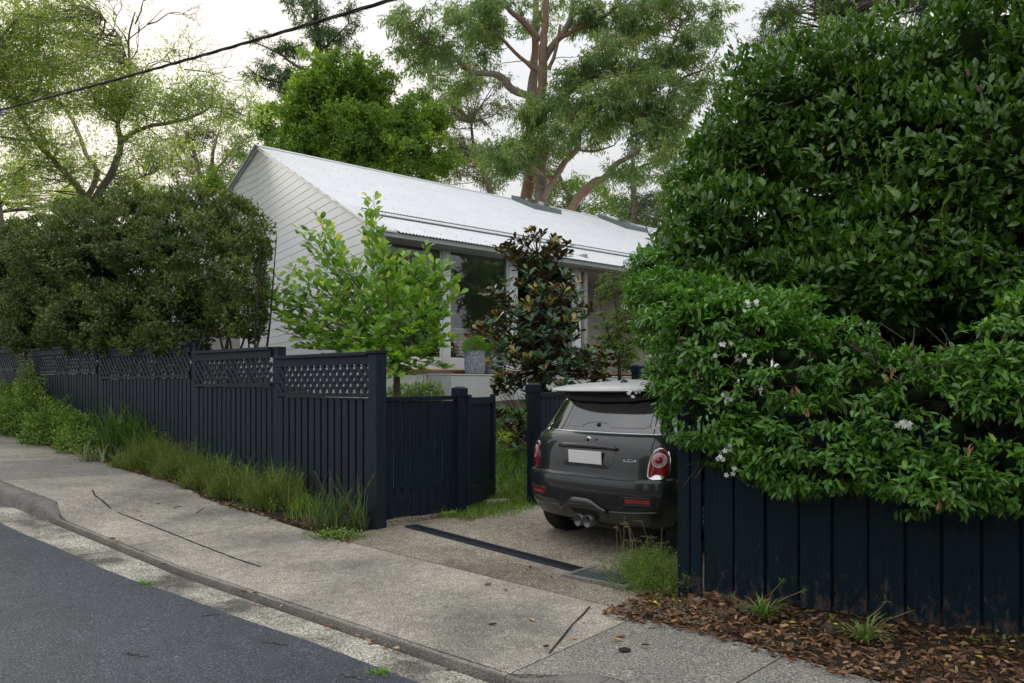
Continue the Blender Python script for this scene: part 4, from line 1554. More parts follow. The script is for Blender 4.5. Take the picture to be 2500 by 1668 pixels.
# tail lights
for s in (-1, 1):
    ol = [(.648, .63), (.66, .612), (.70, .603), (.755, .605), (.785, .62), (.797, .66), (.797, .76), (.785, .82), (.75, .85), (.72, .852), (.69, .835), (.665, .78), (.65, .70)]
    out_ = [(s * (x - .037), z) for x, z in ol]
    cx, cz = s * .688, .725
    ch = patch('tail_light', out_, M['chrome'], off=.010, th=.016, rings=2)
    inn = [(cx + (x - cx) * .89, cz + (z - cz) * .94) for x, z in out_]
    patch('lens', inn, M['redlens'], off=.013, th=.006, parent=ch, dome=.006)
    ring = [(s * .695 + .052 * math.cos(a), .755 + .058 * math.sin(a)) for a in [2 * math.pi * i / 24 for i in range(24)]]
    patch('lamp_ring', ring, M['clearlens'], off=.021, th=.004, parent=ch, rings=2)
    ring = [(s * .695 + .043 * math.cos(a), .755 + .048 * math.sin(a)) for a in [2 * math.pi * i / 24 for i in range(24)]]
    patch('lamp', ring, M['pinklens'], off=.024, th=.004, parent=ch, rings=3)
    ring = [(s * .698 + .025 * math.cos(a), .757 + .028 * math.sin(a)) for a in [2 * math.pi * i / 24 for i in range(24)]]
    patch('bulb', ring, M['redlens'], off=.027, th=.004, parent=ch, rings=3, dome=.004)
# bumper: fog lamps, mesh, exhaust hump, groove
for s in (-1, 1):
    o1 = [(s * x, z) for x, z in rrect(.39, .72, .375, .475, .035)]
    bz = patch('fog_surround', o1, M['rubber'], off=.008, th=.008, rings=4)
    o2 = [(s * x, z) for x, z in rrect(.45, .66, .41, .445, .012)]
    patch('fog_lamp', o2, M['redlens'], off=.012, th=.004, rings=4, parent=bz)
    seam('fog_trim', [(s * x, z) for x, z in rrect(.43, .68, .402, .455, .02)], .0035, M['carpaint'], off=.01, closed=True, parent=bz)
patch('grille', [(-.385, .475), (-.385, .385), (-.2, .36), (-.13, .40), (.13, .40), (.2, .36), (.385, .385), (.385, .475)], M['rubber'], off=.006, th=.006, rings=5)
gmb = MB()
for r_ in range(7):
    z = .40 + r_ * .0115
    for k in range(26):
        x = -.375 + k * .03 + (.015 if r_ % 2 else 0)
        if abs(x) < .19 and z < .425: continue
        if abs(x) > .378: continue
        gmb.box((x, rear_y(x, z) - .009, z), (.019, .004, .004))
gmb.obj('grille_mesh', M['drain'], car, kind='stuff')
pts, rad = [], []
for i in range(25):
    x = -.26 + .52 * i / 24
    u = abs(x) / .26
    z = .335 + .06 * (1 - sm(.25, 1.0, u))
    pts.append((x, rear_y(x, max(.26, z)) - .012 - .02 * (1 - u), z))
    rad.append(.018 + .014 * (1 - u ** 2))
MB().tube(pts, rad, 10).obj('exhaust_hump', M['carpaint'], car, smooth=True)
seam('bumper_crease', [(-.70, .355), (-.45, .34), (-.26, .335)], .010, M['carpaint'], off=.0)
seam('bumper_crease', [(.70, .355), (.45, .34), (.26, .335)], .010, M['carpaint'], off=.0)
for x in (-.052, .052):
    MB().lathe([(.030, .25), (.046, .2), (.047, .0), (.040, .0), (.039, .18), (0, .18)], c=(x, .0, .25), n=24, axis='y').obj('exhaust', M['steel_dark'], car, smooth=True)
patch('exhaust_recess', [(-.15, .33), (-.17, .225), (.17, .225), (.15, .33)], M['rubber'], off=.004, th=.002, rings=3)
for x in (-.62, -.25, .25, .62): MB().lathe([(0, -.003), (.009, -.003), (.011, .004)], c=(x, rear_y(x, .30), .30), n=12, axis='y').obj('parking_sensor', M['plastic'], car, smooth=True)
MB().box((0, 1.9, .26), (1.2, 3.2, .12)).obj('underbody', M['rubber'], car)
# aerial
MB().lathe([(.045, 0), (.035, .018), (.018, .035), (0, .04)], c=(.02, .62, 1.392), n=16).obj('aerial_base', M['plastic'], car, smooth=True)
MB().tube([(.02, .62, 1.42), (.02, .50, 1.56)], .004, 6).obj('aerial', M['plastic'], car)
for sx in (-1, 1):
    for yy in (.62, 3.02):
        wh = MB()
        T = .1
        wh.lathe([(.20, -T), (.27, -T), (.295, -T + .015), (.305, -T + .04), (.305, T - .04), (.295, T - .015), (.27, T), (.20, T)], c=(sx * .70, yy, .305), n=48, axis='x')
        ty = wh.obj('wheel', M['rubber'], car, smooth=True, ang=40)
        for g in (-.05, 0, .05):
            MB().lathe([(.306, g - .004), (.3075, g - .004), (.3075, g + .004), (.306, g + .004)], c=(sx * .70, yy, .305), n=48, axis='x').obj('tread', M['plastic'], ty)
        rm = MB()
        rm.lathe([(.205, sx * -.02), (.21, sx * .085), (.195, sx * .09), (.19, sx * .03)], c=(sx * .70, yy, .305), n=36, axis='x')
        rm.lathe([(0, sx * .06), (.05, sx * .06), (.055, sx * .03)], c=(sx * .70, yy, .305), n=20, axis='x')
        for k in range(9):
            a = 2 * math.pi * k / 9
            rm.bar((sx * .75, yy + .04 * math.cos(a), .305 + .04 * math.sin(a)), (sx * .77, yy + .2 * math.cos(a), .305 + .2 * math.sin(a)), .03, .02, up=Vector((1, 0, 0)))
        rm.obj('rim', M['steel'], ty)

ZM_A, ZM_B = [-.1, 0, .2, .45, .95, 1.2, 1.41, 1.7], [-.1, 0, .225, .525, 1.037, 1.272, 1.465, 1.76]


def raise_mesh(o, z_off=0.0):
    if not o.get("_zm_done_") and o.type == 'MESH' and not o.name.startswith(('wheel', 'rim', 'tread')):
        me = o.data
        n_ = len(me.vertices)
        a_ = np.empty(n_ * 3, np.float32)
        me.vertices.foreach_get("co", a_)
        a_ = a_.reshape(-1, 3)
        if o.name.startswith('lettering'):
            o.location.z = float(np.interp(o.location.z, ZM_A, ZM_B))
        else:
            a_[:, 2] = np.interp(a_[:, 2], ZM_A, ZM_B)
            me.vertices.foreach_set("co", a_.ravel())
            me.update()
    for c_ in o.children: raise_mesh(c_)


bpy.context.view_layer.update()
for c_ in list(car.children): raise_mesh(c_)
# side glass line / doors
for sx in (-1, 1):
    MB().tube([(sx * .842, 1.15, .3), (sx * .842, 1.12, .6), (sx * .83, 1.12, .9)], .004, 5).obj('door_seam', M['plastic'], car)
    MB().box((sx * .85, 2.35, 1.0), (.16, .09, .11)).obj('wing_mirror', M['carwhite'], car, bevel=.03)
    MB().box((sx * .845, 1.3, .78), (.03, .16, .03)).obj('door_handle', M['chrome'], car, bevel=.01)
    MB().lathe([(0, 0), (.11, 0), (.1, .03), (0, .04)], c=(sx * .62, 3.40, .72), n=24, axis='y').obj('headlight', M['clearlens'], car, smooth=True)

# ------------------------------------------------------------------ trees
def limb_mesh(root, pts, rads, mat, name='limb', n=8, sub=4):
    """smooth polyline through pixel/depth points"""
    P = [W(*p) for p in pts]
    out, rr = [], []
    for i in range(len(P) - 1):
        p0, p1, p2, p3 = P[max(0, i - 1)], P[i], P[i + 1], P[min(len(P) - 1, i + 2)]
        for k in range(sub):
            t_ = k / sub
            q = .5 * ((2 * p1) + (p2 - p0) * t_ + (2 * p0 - 5 * p1 + 4 * p2 - p3) * t_ ** 2 + (3 * p1 - p0 - 3 * p2 + p3) * t_ ** 3)
            r_ = rads[i] * (1 - t_) + rads[i + 1] * t_
            q = q + Vector((random.uniform(-1, 1), random.uniform(-1, 1), random.uniform(-1, 1))) * r_ * .18
            out.append(q)
            rr.append(r_ * random.uniform(.93, 1.07))
    out.append(P[-1]); rr.append(rads[-1])
    loc = Vector(root.location)
    MB().tube([p - loc for p in out], rr, n).obj(name, mat, root, smooth=True)
    return out, rr


def tree(name, lab, base, limbs, clumps, leaf, mats, nsub_per=1.0, leaf_L=(.12, .22), leaf_W=(.035, .06), puff=(.3, .55), droop=.3, per_puff=55, group=None, flat=.6, twr=.012, kind='diamond', spr=.13, cat='tree'):
    root = empty(name, base, lab, cat, group)
    nodes = []
    for i, (pts, rads) in enumerate(limbs):
        o_, r_ = limb_mesh(root, pts, rads, mats, 'trunk' if i == 0 else 'limb')
        nodes += o_[1:]
    ND = np.array([tuple(v) for v in nodes])
    loc = np.array(base)
    tw = MB()
    Ps, Ds, Ns, Rn = [], [], [], []
    for (px, py, Y, rx, ry, rz_, dens) in clumps:
        c = np.array(W(px, py, Y))
        s_ = Y / FPX
        r = np.array([rx * s_, rz_, ry * s_])
        n = max(3, int(dens * nsub_per))
        d = rv(n)
        sc = rng.uniform(0, 1, n) ** (1 / 2.2)
        cc = c + d * r * sc[:, None]
        for q in cc:
            dist = np.linalg.norm(ND - q, axis=1) + .6 * np.maximum(0, ND[:, 2] - q[2])
            b = ND[np.argmin(dist)]
            mid = (b + q) / 2 + rng.normal(size=3) * np.linalg.norm(q - b) * .13 + np.array([0, 0, .08 * np.linalg.norm(q - b)])
            L_ = np.linalg.norm(q - b)
            rb = min(.05, twr * (1 + L_ * .5))
            tw.tube([b - loc, b * .65 + mid * .35 + rng.normal(size=3) * .05 - loc, mid - loc, mid * .45 + q * .55 + rng.normal(size=3) * .06 - loc, q - loc], [rb, rb * .75, rb * .55, rb * .35, .004], 4, cap=False)
            pr_ = rng.uniform(*puff)
            m_ = int(per_puff * (pr_ / np.mean(puff)) ** 2)
            nsp = 8
            ends = rv(nsp) * np.array([pr_, pr_, pr_ * flat])
            ends[:, 2] -= droop * pr_ * .35 * rng.uniform(0, 1, nsp)
            for e_ in ends: tw.tube([q - loc, q + e_ - loc], [.006, .003], 3, cap=False)
            idx = rng.integers(0, nsp, m_)
            dd_ = unit(ends[idx])
            pp_ = q + ends[idx] * rng.uniform(.15, 1.05, (m_, 1)) + rng.normal(size=(m_, 3)) * pr_ * spr
            # sprays hang in sub-twigs
            Ps.append(pp_)
            Ds.append(unit(dd_ * .6 + rv(m_) * .8 + np.array([0, 0, -droop])))
            Ns.append(unit(rv(m_) + np.array([0, 0, .5])))
            base_r = rng.uniform(0, .6)
            top = np.clip((q[2] - c[2]) / max(r[2], .1), -1, 1)
            Rn.append(np.clip(base_r + rng.uniform(-.15, .35, m_) + .08 * top, 0, .97))
    P, D, N, rn = (np.concatenate(a) for a in (Ps, Ds, Ns, Rn))
    n = len(P)
    rn = np.where(rng.uniform(0, 1, n) < .02, 1.0, rn)
    leaf_set(root, P, D, N, rng.uniform(*leaf_L, n), rng.uniform(*leaf_W, n), kind, leaf, rn, bulk_name='crown')
    tw.obj('twigs', mats, root, smooth=True, kind='stuff')
    return root, n


tot = 0
# 1. jacaranda, left
r_, n = tree('jacaranda_tree', 'wide pale-limbed tree forking behind the left hedge with lacy backlit foliage', W(207, 560, 22),
             [([(215, 700, 22), (212, 560, 22), (207, 486, 22), (169, 433, 21.8), (115, 375, 21.4), (88, 345, 21.2), (57, 295, 21), (20, 240, 20.6), (-40, 150, 20)], [0.138, 0.127, 0.109, 0.086, 0.075, 0.063, 0.052, 0.040, 0.023]),
              ([(212, 490, 22), (237, 421, 22.3), (214, 383, 22.6), (199, 345, 22.9), (180, 299, 23.2), (150, 250, 23.5), (110, 170, 24)], [0.092, 0.069, 0.063, 0.058, 0.046, 0.035, 0.017]),
              ([(230, 495, 22), (268, 433, 21.6), (291, 375, 21.3), (295, 345, 21.1), (287, 299, 21), (314, 249, 20.8), (318, 172, 20.5), (314, 96, 20.3), (330, 30, 20)], [0.115, 0.098, 0.086, 0.075, 0.058, 0.046, 0.035, 0.026, 0.014]),
              ([(293, 352, 21.1), (318, 329, 21), (360, 310, 20.8), (421, 299, 20.4), (475, 283, 20), (513, 260, 19.7), (520, 215, 19.5)], [0.069, 0.058, 0.049, 0.043, 0.035, 0.026, 0.012]),
              ([(513, 260, 19.7), (560, 268, 19.5), (610, 290, 19.3)], [0.023, 0.014, 0.007]),
              ([(88, 345, 21.2), (40, 340, 21), (-20, 330, 20.6)], [0.046, 0.035, 0.023]),
              ([(314, 249, 20.8), (350, 180, 20.6), (400, 150, 20.4), (450, 170, 20.2)], [0.029, 0.020, 0.012, 0.004]),
              ([(318, 172, 20.5), (290, 90, 20.4), (250, 40, 20.2)], [0.023, 0.017, 0.007]),
              ([(314, 96, 20.3), (360, 60, 20.2), (400, 20, 20)], [0.017, 0.012, 0.006]),
              ([(268, 433, 21.6), (320, 440, 21), (380, 420, 20.6)], [0.029, 0.020, 0.007])],
             [(60, 60, 20, 130, 90, 1.8, 34), (190, 90, 20.5, 100, 100, 1.8, 26), (30, 160, 20, 110, 90, 1.8, 20), (250, 250, 20.5, 90, 50, 1.4, 12), (120, 210, 20.5, 150, 60, 1.8, 24), (270, 190, 20.5, 90, 60, 1.4, 14), (60, 330, 20.5, 120, 60, 1.6, 16), (340, 250, 20.5, 80, 40, 1.2, 10),
              (420, 260, 20, 50, 30, .8, 6), (480, 225, 19.6, 60, 35, .8, 8), (570, 265, 19.4, 70, 35, .8, 8), (150, 400, 21.5, 90, 50, 1.5, 14), (370, 370, 21, 80, 50, 1.2, 11), (40, 440, 21, 90, 50, 1.5, 9), (300, 460, 22.5, 120, 40, 1.5, 13), (430, 120, 20.2, 40, 25, .5, 2), (-60, 200, 19.5, 80, 160, 1.5, 16)],
             LM['jac'], M['twig_pale'], leaf_L=(.07, .13), leaf_W=(.022, .038), puff=(.35, .85), per_puff=120, nsub_per=1.7, flat=.8, droop=.15, twr=.014)
tot += n
# bare fine branching
bt = MB()
lc = Vector(r_.location)


def bare(p, d, L_, r_0, depth):
    q = p + d * L_
    m_ = (p + q) / 2 + Vector(rng.normal(size=3)) * L_ * .1
    bt.tube([p - lc, m_ - lc, q - lc], [r_0, r_0 * .8, r_0 * .62], 4, cap=False)
    if depth:
        for _ in range(random.choice([2, 3])):
            nd = (d + Vector(rng.normal(size=3)) * .55 + Vector((0, 0, .1))).normalized()
            bare(q, nd, L_ * random.uniform(.6, .85), r_0 * .6, depth - 1)


for p0, d0 in (((318, 172, 20.5), (.3, .1, 1)), ((314, 110, 20.3), (-.5, 0, .8)), ((350, 180, 20.6), (.7, 0, .5)), ((400, 150, 20.4), (.8, .2, .2)), ((330, 60, 20.1), (.4, -.2, .8)), ((290, 90, 20.4), (-.2, .2, 1)), ((360, 60, 20.2), (.8, .1, .5)), ((450, 170, 20.2), (.9, 0, -.1))):
    bare(W(*p0), Vector(d0).normalized(), .6, .020, 5)
bt.obj('bare_twigs', M['bark_dark'], r_, smooth=True, kind='stuff')

# 2. sparse pale gum between
_, n = tree('pale_gum_tree', 'small pale olive gum tree just left of the roof peak', W(500, 520, 42),
            [([(490, 560, 42), (492, 480, 42), (485, 420, 42), (470, 360, 42), (455, 320, 42)], [.22, .18, .14, .1, .05]), ([(492, 480, 42), (515, 420, 42), (520, 370, 41), (535, 320, 41)], [.14, .11, .08, .04]), ([(515, 430, 42), (550, 390, 42), (580, 350, 42)], [.09, .06, .03]), ([(485, 440, 42), (450, 400, 43), (425, 360, 43)], [.08, .05, .03])],
            [(520, 320, 42, 60, 30, 2, 9), (570, 360, 42, 50, 35, 2, 7), (450, 350, 42, 50, 45, 2, 10), (470, 430, 42, 50, 35, 2, 8), (545, 430, 42, 45, 35, 2, 6), (400, 400, 42, 40, 50, 2, 7)],
            LM['gum_pale'], M['twig_pale'], leaf_L=(.16, .28), leaf_W=(.04, .06), puff=(.6, 1.1), per_puff=140, flat=.6, twr=.02)
tot += n
_, n = tree('leafy_tree', 'low yellow-green bushy tree behind the left roof slope', W(540, 520, 34),
            [([(540, 560, 34), (540, 480, 34), (535, 440, 34)], [.15, .1, .05])],
            [(520, 475, 34, 60, 30, 1.5, 9), (570, 450, 34, 45, 35, 1.5, 9), (600, 400, 34, 30, 40, 1.2, 4), (490, 460, 34, 30, 25, 1, 4)],
            LM['bright'], M['bark'], leaf_L=(.12, .2), leaf_W=(.05, .08), puff=(.5, .8), per_puff=180)
tot += n
# 3. tall dark feathery tree
_, n = tree('tall_dark_tree', 'tall sparse dark green tree rising behind the bright bushy tree', W(790, 500, 36),
            [([(790, 500, 36), (795, 350, 36), (785, 200, 36), (775, 100, 36), (770, 0, 36), (765, -60, 36)], [.3, .26, .2, .16, .1, .05]),
             ([(787, 180, 36), (730, 165, 36), (680, 130, 36), (610, 100, 36)], [.09, .07, .04, .02]), ([(787, 220, 36), (720, 210, 36), (640, 190, 35), (600, 160, 35)], [.09, .06, .04, .02]),
             ([(780, 130, 36), (820, 90, 36), (850, 60, 36)], [.07, .05, .02]), ([(775, 60, 36), (740, 20, 36)], [.06, .03]), ([(787, 250, 36), (700, 230, 36), (660, 215, 36)], [.06, .04, .02])],
            [(760, 20, 36, 60, 50, 1.8, 16), (790, 90, 36, 60, 40, 1.6, 10), (700, 90, 36, 50, 30, 1.3, 5), (640, 100, 36, 40, 20, 1, 4), (850, 60, 36, 30, 40, 1, 5), (650, 170, 35.5, 55, 25, 1, 6), (720, 180, 35.5, 50, 40, 1.2, 7), (850, 110, 36, 25, 30, 1, 3), (690, 220, 36, 40, 20, 1, 4), (780, 160, 36, 60, 40, 1.4, 7)],
            LM['dark'], M['bark_dark'], leaf_L=(.16, .3), leaf_W=(.03, .05), puff=(.4, .75), per_puff=150, droop=.5, twr=.02)
tot += n
# 4. bright dense tree
_, n = tree('bright_bushy_tree', 'dense rounded yellow-green tree behind the white roof ridge', W(850, 520, 29),
            [([(870, 560, 29), (870, 450, 29), (860, 350, 29), (840, 260, 29), (830, 200, 29)], [.3, .26, .2, .13, .06]), ([(870, 440, 29), (800, 350, 29), (740, 300, 29)], [.15, .1, .05]), ([(870, 430, 29), (960, 340, 29), (1020, 300, 29)], [.15, .1, .05])],
            [(800, 200, 28.6, 90, 60, 1.7, 34), (890, 215, 29, 80, 65, 1.8, 28), (760, 270, 28.2, 80, 55, 1.5, 26), (860, 320, 28, 130, 60, 1.8, 44), (740, 340, 28.2, 60, 60, 1.5, 20), (960, 340, 28.5, 90, 70, 1.8, 30), (1030, 290, 29.5, 70, 55, 1.6, 17), (1050, 380, 29.5, 60, 50, 1.6, 15), (850, 390, 28.6, 140, 45, 1.6, 30), (660, 320, 30, 35, 60, 1, 8), (960, 420, 29, 110, 35, 1.6, 16)],
            LM['bright'], M['bark_dark'], leaf_L=(.1, .18), leaf_W=(.05, .08), puff=(.35, .6), per_puff=230, flat=.8, droop=.1, nsub_per=1.6)
tot += n
# 5. big smooth-barked gum
_, n = tree('giant_gum_tree', 'giant orange-barked gum with twin trunks towering behind the roof', W(1300, 560, 33),
            [([(1278, 620, 33), (1282, 520, 33), (1290, 430, 33), (1296, 330, 33), (1300, 240, 33), (1305, 150, 33.3), (1308, 60, 33.6), (1310, -40, 34)], [.30, .28, .25, .235, .22, .18, .15, .12]),
             ([(1318, 620, 32.6), (1320, 520, 32.6), (1322, 430, 32.5), (1320, 330, 32.4), (1322, 230, 32.3), (1325, 140, 32), (1330, 60, 31.8), (1335, -60, 31.5)], [.27, .25, .23, .215, .2, .18, .14, .1]),
             ([(1296, 236, 33), (1255, 220, 32.6), (1225, 190, 32.4), (1205, 180, 32.2), (1150, 176, 32), (1110, 140, 31.8), (1080, 120, 31.5), (1040, 105, 31.2)], [.17, .16, .15, .13, .11, .09, .06, .03]),
             ([(1315, 180, 32.6), (1270, 140, 32.4), (1220, 90, 32.2), (1195, 70, 32)], [.1, .08, .06, .03]),
             ([(1318, 100, 32.4), (1285, 60, 32.2), (1245, 25, 32), (1220, -20, 32)], [.16, .13, .11, .08]),
             ([(1322, 150, 32.2), (1360, 100, 32), (1390, 55, 31.6), (1400, -10, 31.4)], [.17, .14, .12, .09]),
             ([(1365, 95, 31.9), (1420, 65, 31.6), (1470, 45, 31.4), (1505, 18, 31.2)], [.1, .09, .07, .04]),
             ([(1340, 170, 32.2), (1355, 130, 32), (1368, 60, 31.8)], [.08, .07, .05]),
             ([(1330, 260, 32.3), (1390, 225, 31.6), (1440, 200, 31), (1520, 180, 30.6), (1600, 185, 30.3)], [.12, .1, .08, .06, .03]),
             ([(1328, 480, 32.5), (1345, 450, 32), (1380, 395, 31.6), (1412, 360, 31.2), (1412, 300, 31), (1445, 250, 30.6), (1500, 220, 30.2)], [.15, .13, .12, .11, .09, .07, .03]),
             ([(1385, 530, 31), (1400, 500, 31), (1440, 455, 30.8), (1480, 432, 30.6), (1500, 405, 30.4), (1560, 370, 30)], [.19, .17, .16, .14, .11, .06]),
             ([(1480, 432, 30.6), (1530, 430, 30.4), (1560, 410, 30.2), (1600, 395, 30)], [.09, .08, .06, .03]),
             ([(1412, 365, 31.2), (1450, 370, 31), (1500, 355, 30.6)], [.06, .05, .02]),
             ([(1640, 210, 30), (1680, 185, 30), (1720, 170, 30)], [.06, .05, .03]),
             ([(1600, 185, 30.3), (1640, 110, 30), (1670, 50, 30), (1720, -10, 30)], [.06, .05, .04, .02]),
             ([(1500, 225, 30.4), (1580, 290, 30), (1660, 350, 29.6), (1640, 470, 29.5)], [.06, .05, .035, .015])],
            [(1010, 60, 31.3, 55, 45, 1.6, 9), (1050, 130, 31.2, 80, 45, 1.6, 12), (1140, 60, 32, 90, 60, 2, 17), (1200, 20, 32.3, 90, 45, 2, 12), (1180, 130, 33, 60, 30, 1.6, 6), (1330, 40, 33.5, 70, 40, 2, 7),
             (1450, 20, 31.4, 80, 40, 1.8, 12), (1540, 60, 31, 90, 60, 1.9, 20), (1620, 30, 30.4, 80, 60, 1.8, 14), (1700, 110, 30, 55, 60, 1.4, 9), (1750, 30, 30, 50, 40, 1.2, 5), (1480, 150, 31, 90, 50, 1.8, 15), (1580, 160, 30.5, 90, 50, 1.8, 16),
             (1400, 180, 31, 70, 40, 1.5, 11), (1470, 250, 30, 110, 45, 1.8, 21), (1580, 250, 30, 100, 55, 1.8, 20), (1370, 255, 30.8, 60, 50, 1.4, 11), (1310, 280, 31, 50, 35, 1.0, 8), (1230, 370, 30.8, 70, 50, 1.4, 15), (1300, 350, 31, 60, 40, 1.2, 9), (1390, 330, 30.6, 60, 35, 1.2, 8), (1460, 320, 30.5, 60, 30, 1.2, 6),
             (1600, 340, 29.8, 60, 45, 1.4, 10), (1650, 290, 29.6, 60, 60, 1.3, 10), (1530, 410, 29.9, 50, 25, .9, 4), (1640, 400, 29.5, 50, 60, 1.2, 8), (1110, 210, 32, 60, 25, 1.2, 5), (1700, 210, 30, 60, 45, 1.2, 8)],
            LM['gum'], M['bark_gum'], leaf_L=(.16, .28), leaf_W=(.035, .06), puff=(.4, .75), per_puff=190, droop=.7, flat=.7, twr=.016, nsub_per=1.3)
tot += n
# 6. background fill trees
BG = [('olive_tree', 'olive foliage tree between the bright bushy tree and the giant gum', 38, [(1130, 300, 80, 80, 20), (1080, 220, 60, 50, 10), (1180, 400, 70, 60, 14), (1110, 400, 60, 60, 12), (1180, 200, 60, 50, 8), (1240, 270, 40, 60, 6)], 'gum_pale', (1205, 520), [(1205, 520), (1190, 440), (1160, 380), (1150, 300)]),
      ('small_gum_tree', 'pale green tree low behind the twin trunks above the ridge', 44, [(1280, 430, 60, 50, 8), (1380, 440, 80, 50, 14), (1450, 480, 90, 40, 14), (1350, 500, 80, 30, 9), (1500, 520, 70, 35, 10)], 'bright', (1430, 560), [(1430, 560), (1400, 500), (1370, 440), (1360, 410)]),
      ('slender_gum_tree', 'thin upright tree right of the big bent limb near the hedge', 40, [(1545, 430, 25, 60, 6), (1550, 510, 40, 40, 8), (1600, 520, 50, 60, 12), (1550, 340, 22, 40, 3), (1640, 480, 40, 50, 7)], 'dark', (1547, 600), [(1547, 600), (1547, 480), (1545, 400), (1542, 320)]),
      ('distant_gum_tree', 'distant dark foliage above the right end of the roof', 48, [(1640, 560, 90, 60, 16), (1700, 470, 60, 60, 8), (1480, 560, 60, 30, 7)], 'dark', (1640, 640), [(1640, 640), (1640, 560), (1640, 500)]),
      ('backlit_tree', 'glowing thin foliage low at the far left edge behind the hedge', 34, [(-20, 430, 120, 80, 18), (70, 500, 120, 50, 14), (-60, 520, 90, 60, 10), (180, 500, 80, 40, 8)], 'jac', (0, 620), [(0, 640), (0, 520), (-10, 430)]),
      ('garden_tree', 'dark leafy tree top rising behind the tall right hedge', 14, [(2050, 0, 120, 90, 60), (1900, 50, 60, 60, 24), (2250, -40, 150, 80, 60), (2060, 150, 130, 80, 30)], 'dark', (2050, 600), [(2050, 700), (2050, 300), (2060, 40)])]
for nm, lab, Y, cl, lm, bs, tr_ in BG:
    k = Y / 38
    _, n = tree(nm, lab, W(bs[0], bs[1], Y), [([(a, b, Y) for a, b in tr_], list(np.linspace(.2, .05, len(tr_))))], [(a, b, Y, c, d, 1.5 * k, e) for a, b, c, d, e in cl], LM[lm], M['bark'],
                leaf_L=(.14 * k, .24 * k), leaf_W=(.04 * k, .06 * k), puff=(.5 * k, .9 * k), per_puff=150, droop=.4, twr=.018)
    tot += n

# street trees across the road, behind the camera
for k, (x, y, h) in enumerate(((-9, -13, 9), (-1, -14, 11), (7, -13, 8), (15, -12, 10), (-17, -10, 9), (17, 9, 8), (21, 14, 10), (15, 16, 8), (24, 20, 10))):
    bs = Vector((x, y, -.6))
    rt = empty('street_tree', bs, ('broad dark tree across the road, first from the left', 'tallest tree across the road', 'lower rounded tree across the road', 'broad tree across the road at the far right', 'tree across the road at the far left', 'rounded tree in the garden beyond the tall right hedge', 'tall tree further right beyond the hedge', 'bushy tree right of the house porch', 'tree beyond the right end of the house')[k], 'tree')
    MB().tube([(0, 0, 0), (.1, 0, h * .3), (0, .1, h * .6)], [.28, .22, .1], 8).obj('trunk', M['bark_dark'], rt, smooth=True)
    bl = [(x + random.uniform(-2, 2), y + random.uniform(-1, 1), -.6 + h * random.uniform(.4, .8), 2.4, 1.8, 1.9) for _ in range(4)] + [(x, y, -.6 + h * .3, 3.2, 1.6, 2.2)]
    P, D, N, _ = blob_leaves(bl, 42, lump=.2, shell=(.4, 1.1))
    leaf_set(rt, P, D, N, .34, .2, 'diamond', LM['dark'], rng.uniform(0, 1, len(P)), bulk_name='crown')

# ------------------------------------------------------------------ left hedge
lh = []
for px, py, rx, ry, dy in ((550, 620, 100, 118, .95), (590, 700, 62, 100, .75), (600, 775, 40, 50, .7), (470, 590, 120, 112, .95), (480, 750, 100, 100, .8), (370, 590, 120, 112, .95), (350, 760, 130, 90, .8), (260, 620, 110, 125, .95), (230, 770, 120, 85, .8), (150, 660, 110, 125, .95), (110, 780, 120, 80, .8),
                           (50, 670, 110, 115, .95), (0, 790, 120, 75, .8), (-60, 690, 120, 120, .95), (-120, 800, 120, 75, .8), (-280, 700, 150, 150, .95), (600, 620, 42, 50, .95)):
    Y = fY(px) + dy
    s_ = Y / FPX
    c = W(px, py, Y)
    lh.append((c.x, c.y, c.z, rx * s_, .75, ry * s_))
for i in range(110):
    px = random.uniform(-200, 600)
    py = random.uniform(float(np.interp(px, [0, 200, 300, 540, 620], [610, 545, 520, 530, 600])), 830)
    if px > 520 and py > 780: continue
    Y = fY(px) + .95 - random.uniform(.25, .5)
    c = W(px, py, Y)
    q = random.uniform(.22, .42)
    lh.append((c.x, c.y, c.z, q, q, q * random.uniform(.8, 1.1)))
for i in range(34):
    px = -180 + i * 19.5
    Y = fY(px) + random.uniform(.12, .4)
    c = W(px, 838 + random.uniform(-14, 6), Y)
    q = random.uniform(.16, .27)
    lh.append((c.x, c.y, c.z, q * 1.2, q, q))
for i in range(22):
    px = random.uniform(-200, 600)
    Y = fY(px) + .95
    c = W(px, float(np.interp(px, [0, 100, 200, 300, 430, 540, 620], [600, 570, 535, 508, 505, 525, 590])) + random.uniform(-12, 30), Y)
    q = random.uniform(.2, .4)
    lh.append((c.x, c.y, c.z, q, q, q))
hroot = empty('small_leaf_hedge', (fP(300).x, fP(300).y + .8, 0), 'big dark rounded small-leaved hedge behind the lattice fence', 'hedge')
P, D, N, Nn = blob_leaves(lh, 1700, lump=.16, shell=(.62, 1.1), out=.5, up=.5, rand=.8, lscale=3.5, gap=.35, gf=18)
keep = (P[:, 1] > 0)
n = len(P)
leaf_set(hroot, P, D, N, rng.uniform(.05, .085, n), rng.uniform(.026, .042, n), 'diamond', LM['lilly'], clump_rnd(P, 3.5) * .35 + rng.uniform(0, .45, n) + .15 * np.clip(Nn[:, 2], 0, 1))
tot += n
core(hroot, [b for b in lh[4:15]], .55, M['shade_core'])
tw = MB()
for i in range(90):
    px = random.uniform(-150, 640)
    Y = fY(px) + .8
    b = W(px, 900, Y)
    b.z = 1.0
    q = W(px + random.uniform(-90, 90), random.uniform(560, 760), Y + random.uniform(-.5, .3))
    tw.tube([b - Vector(hroot.location), (b + q) / 2 + Vector(rng.normal(size=3)) * .12 - Vector(hroot.location), q - Vector(hroot.location)], [.022, .014, .005], 5, cap=False)
tw.obj('branches', M['bark_dark'], hroot, kind='stuff', smooth=True)

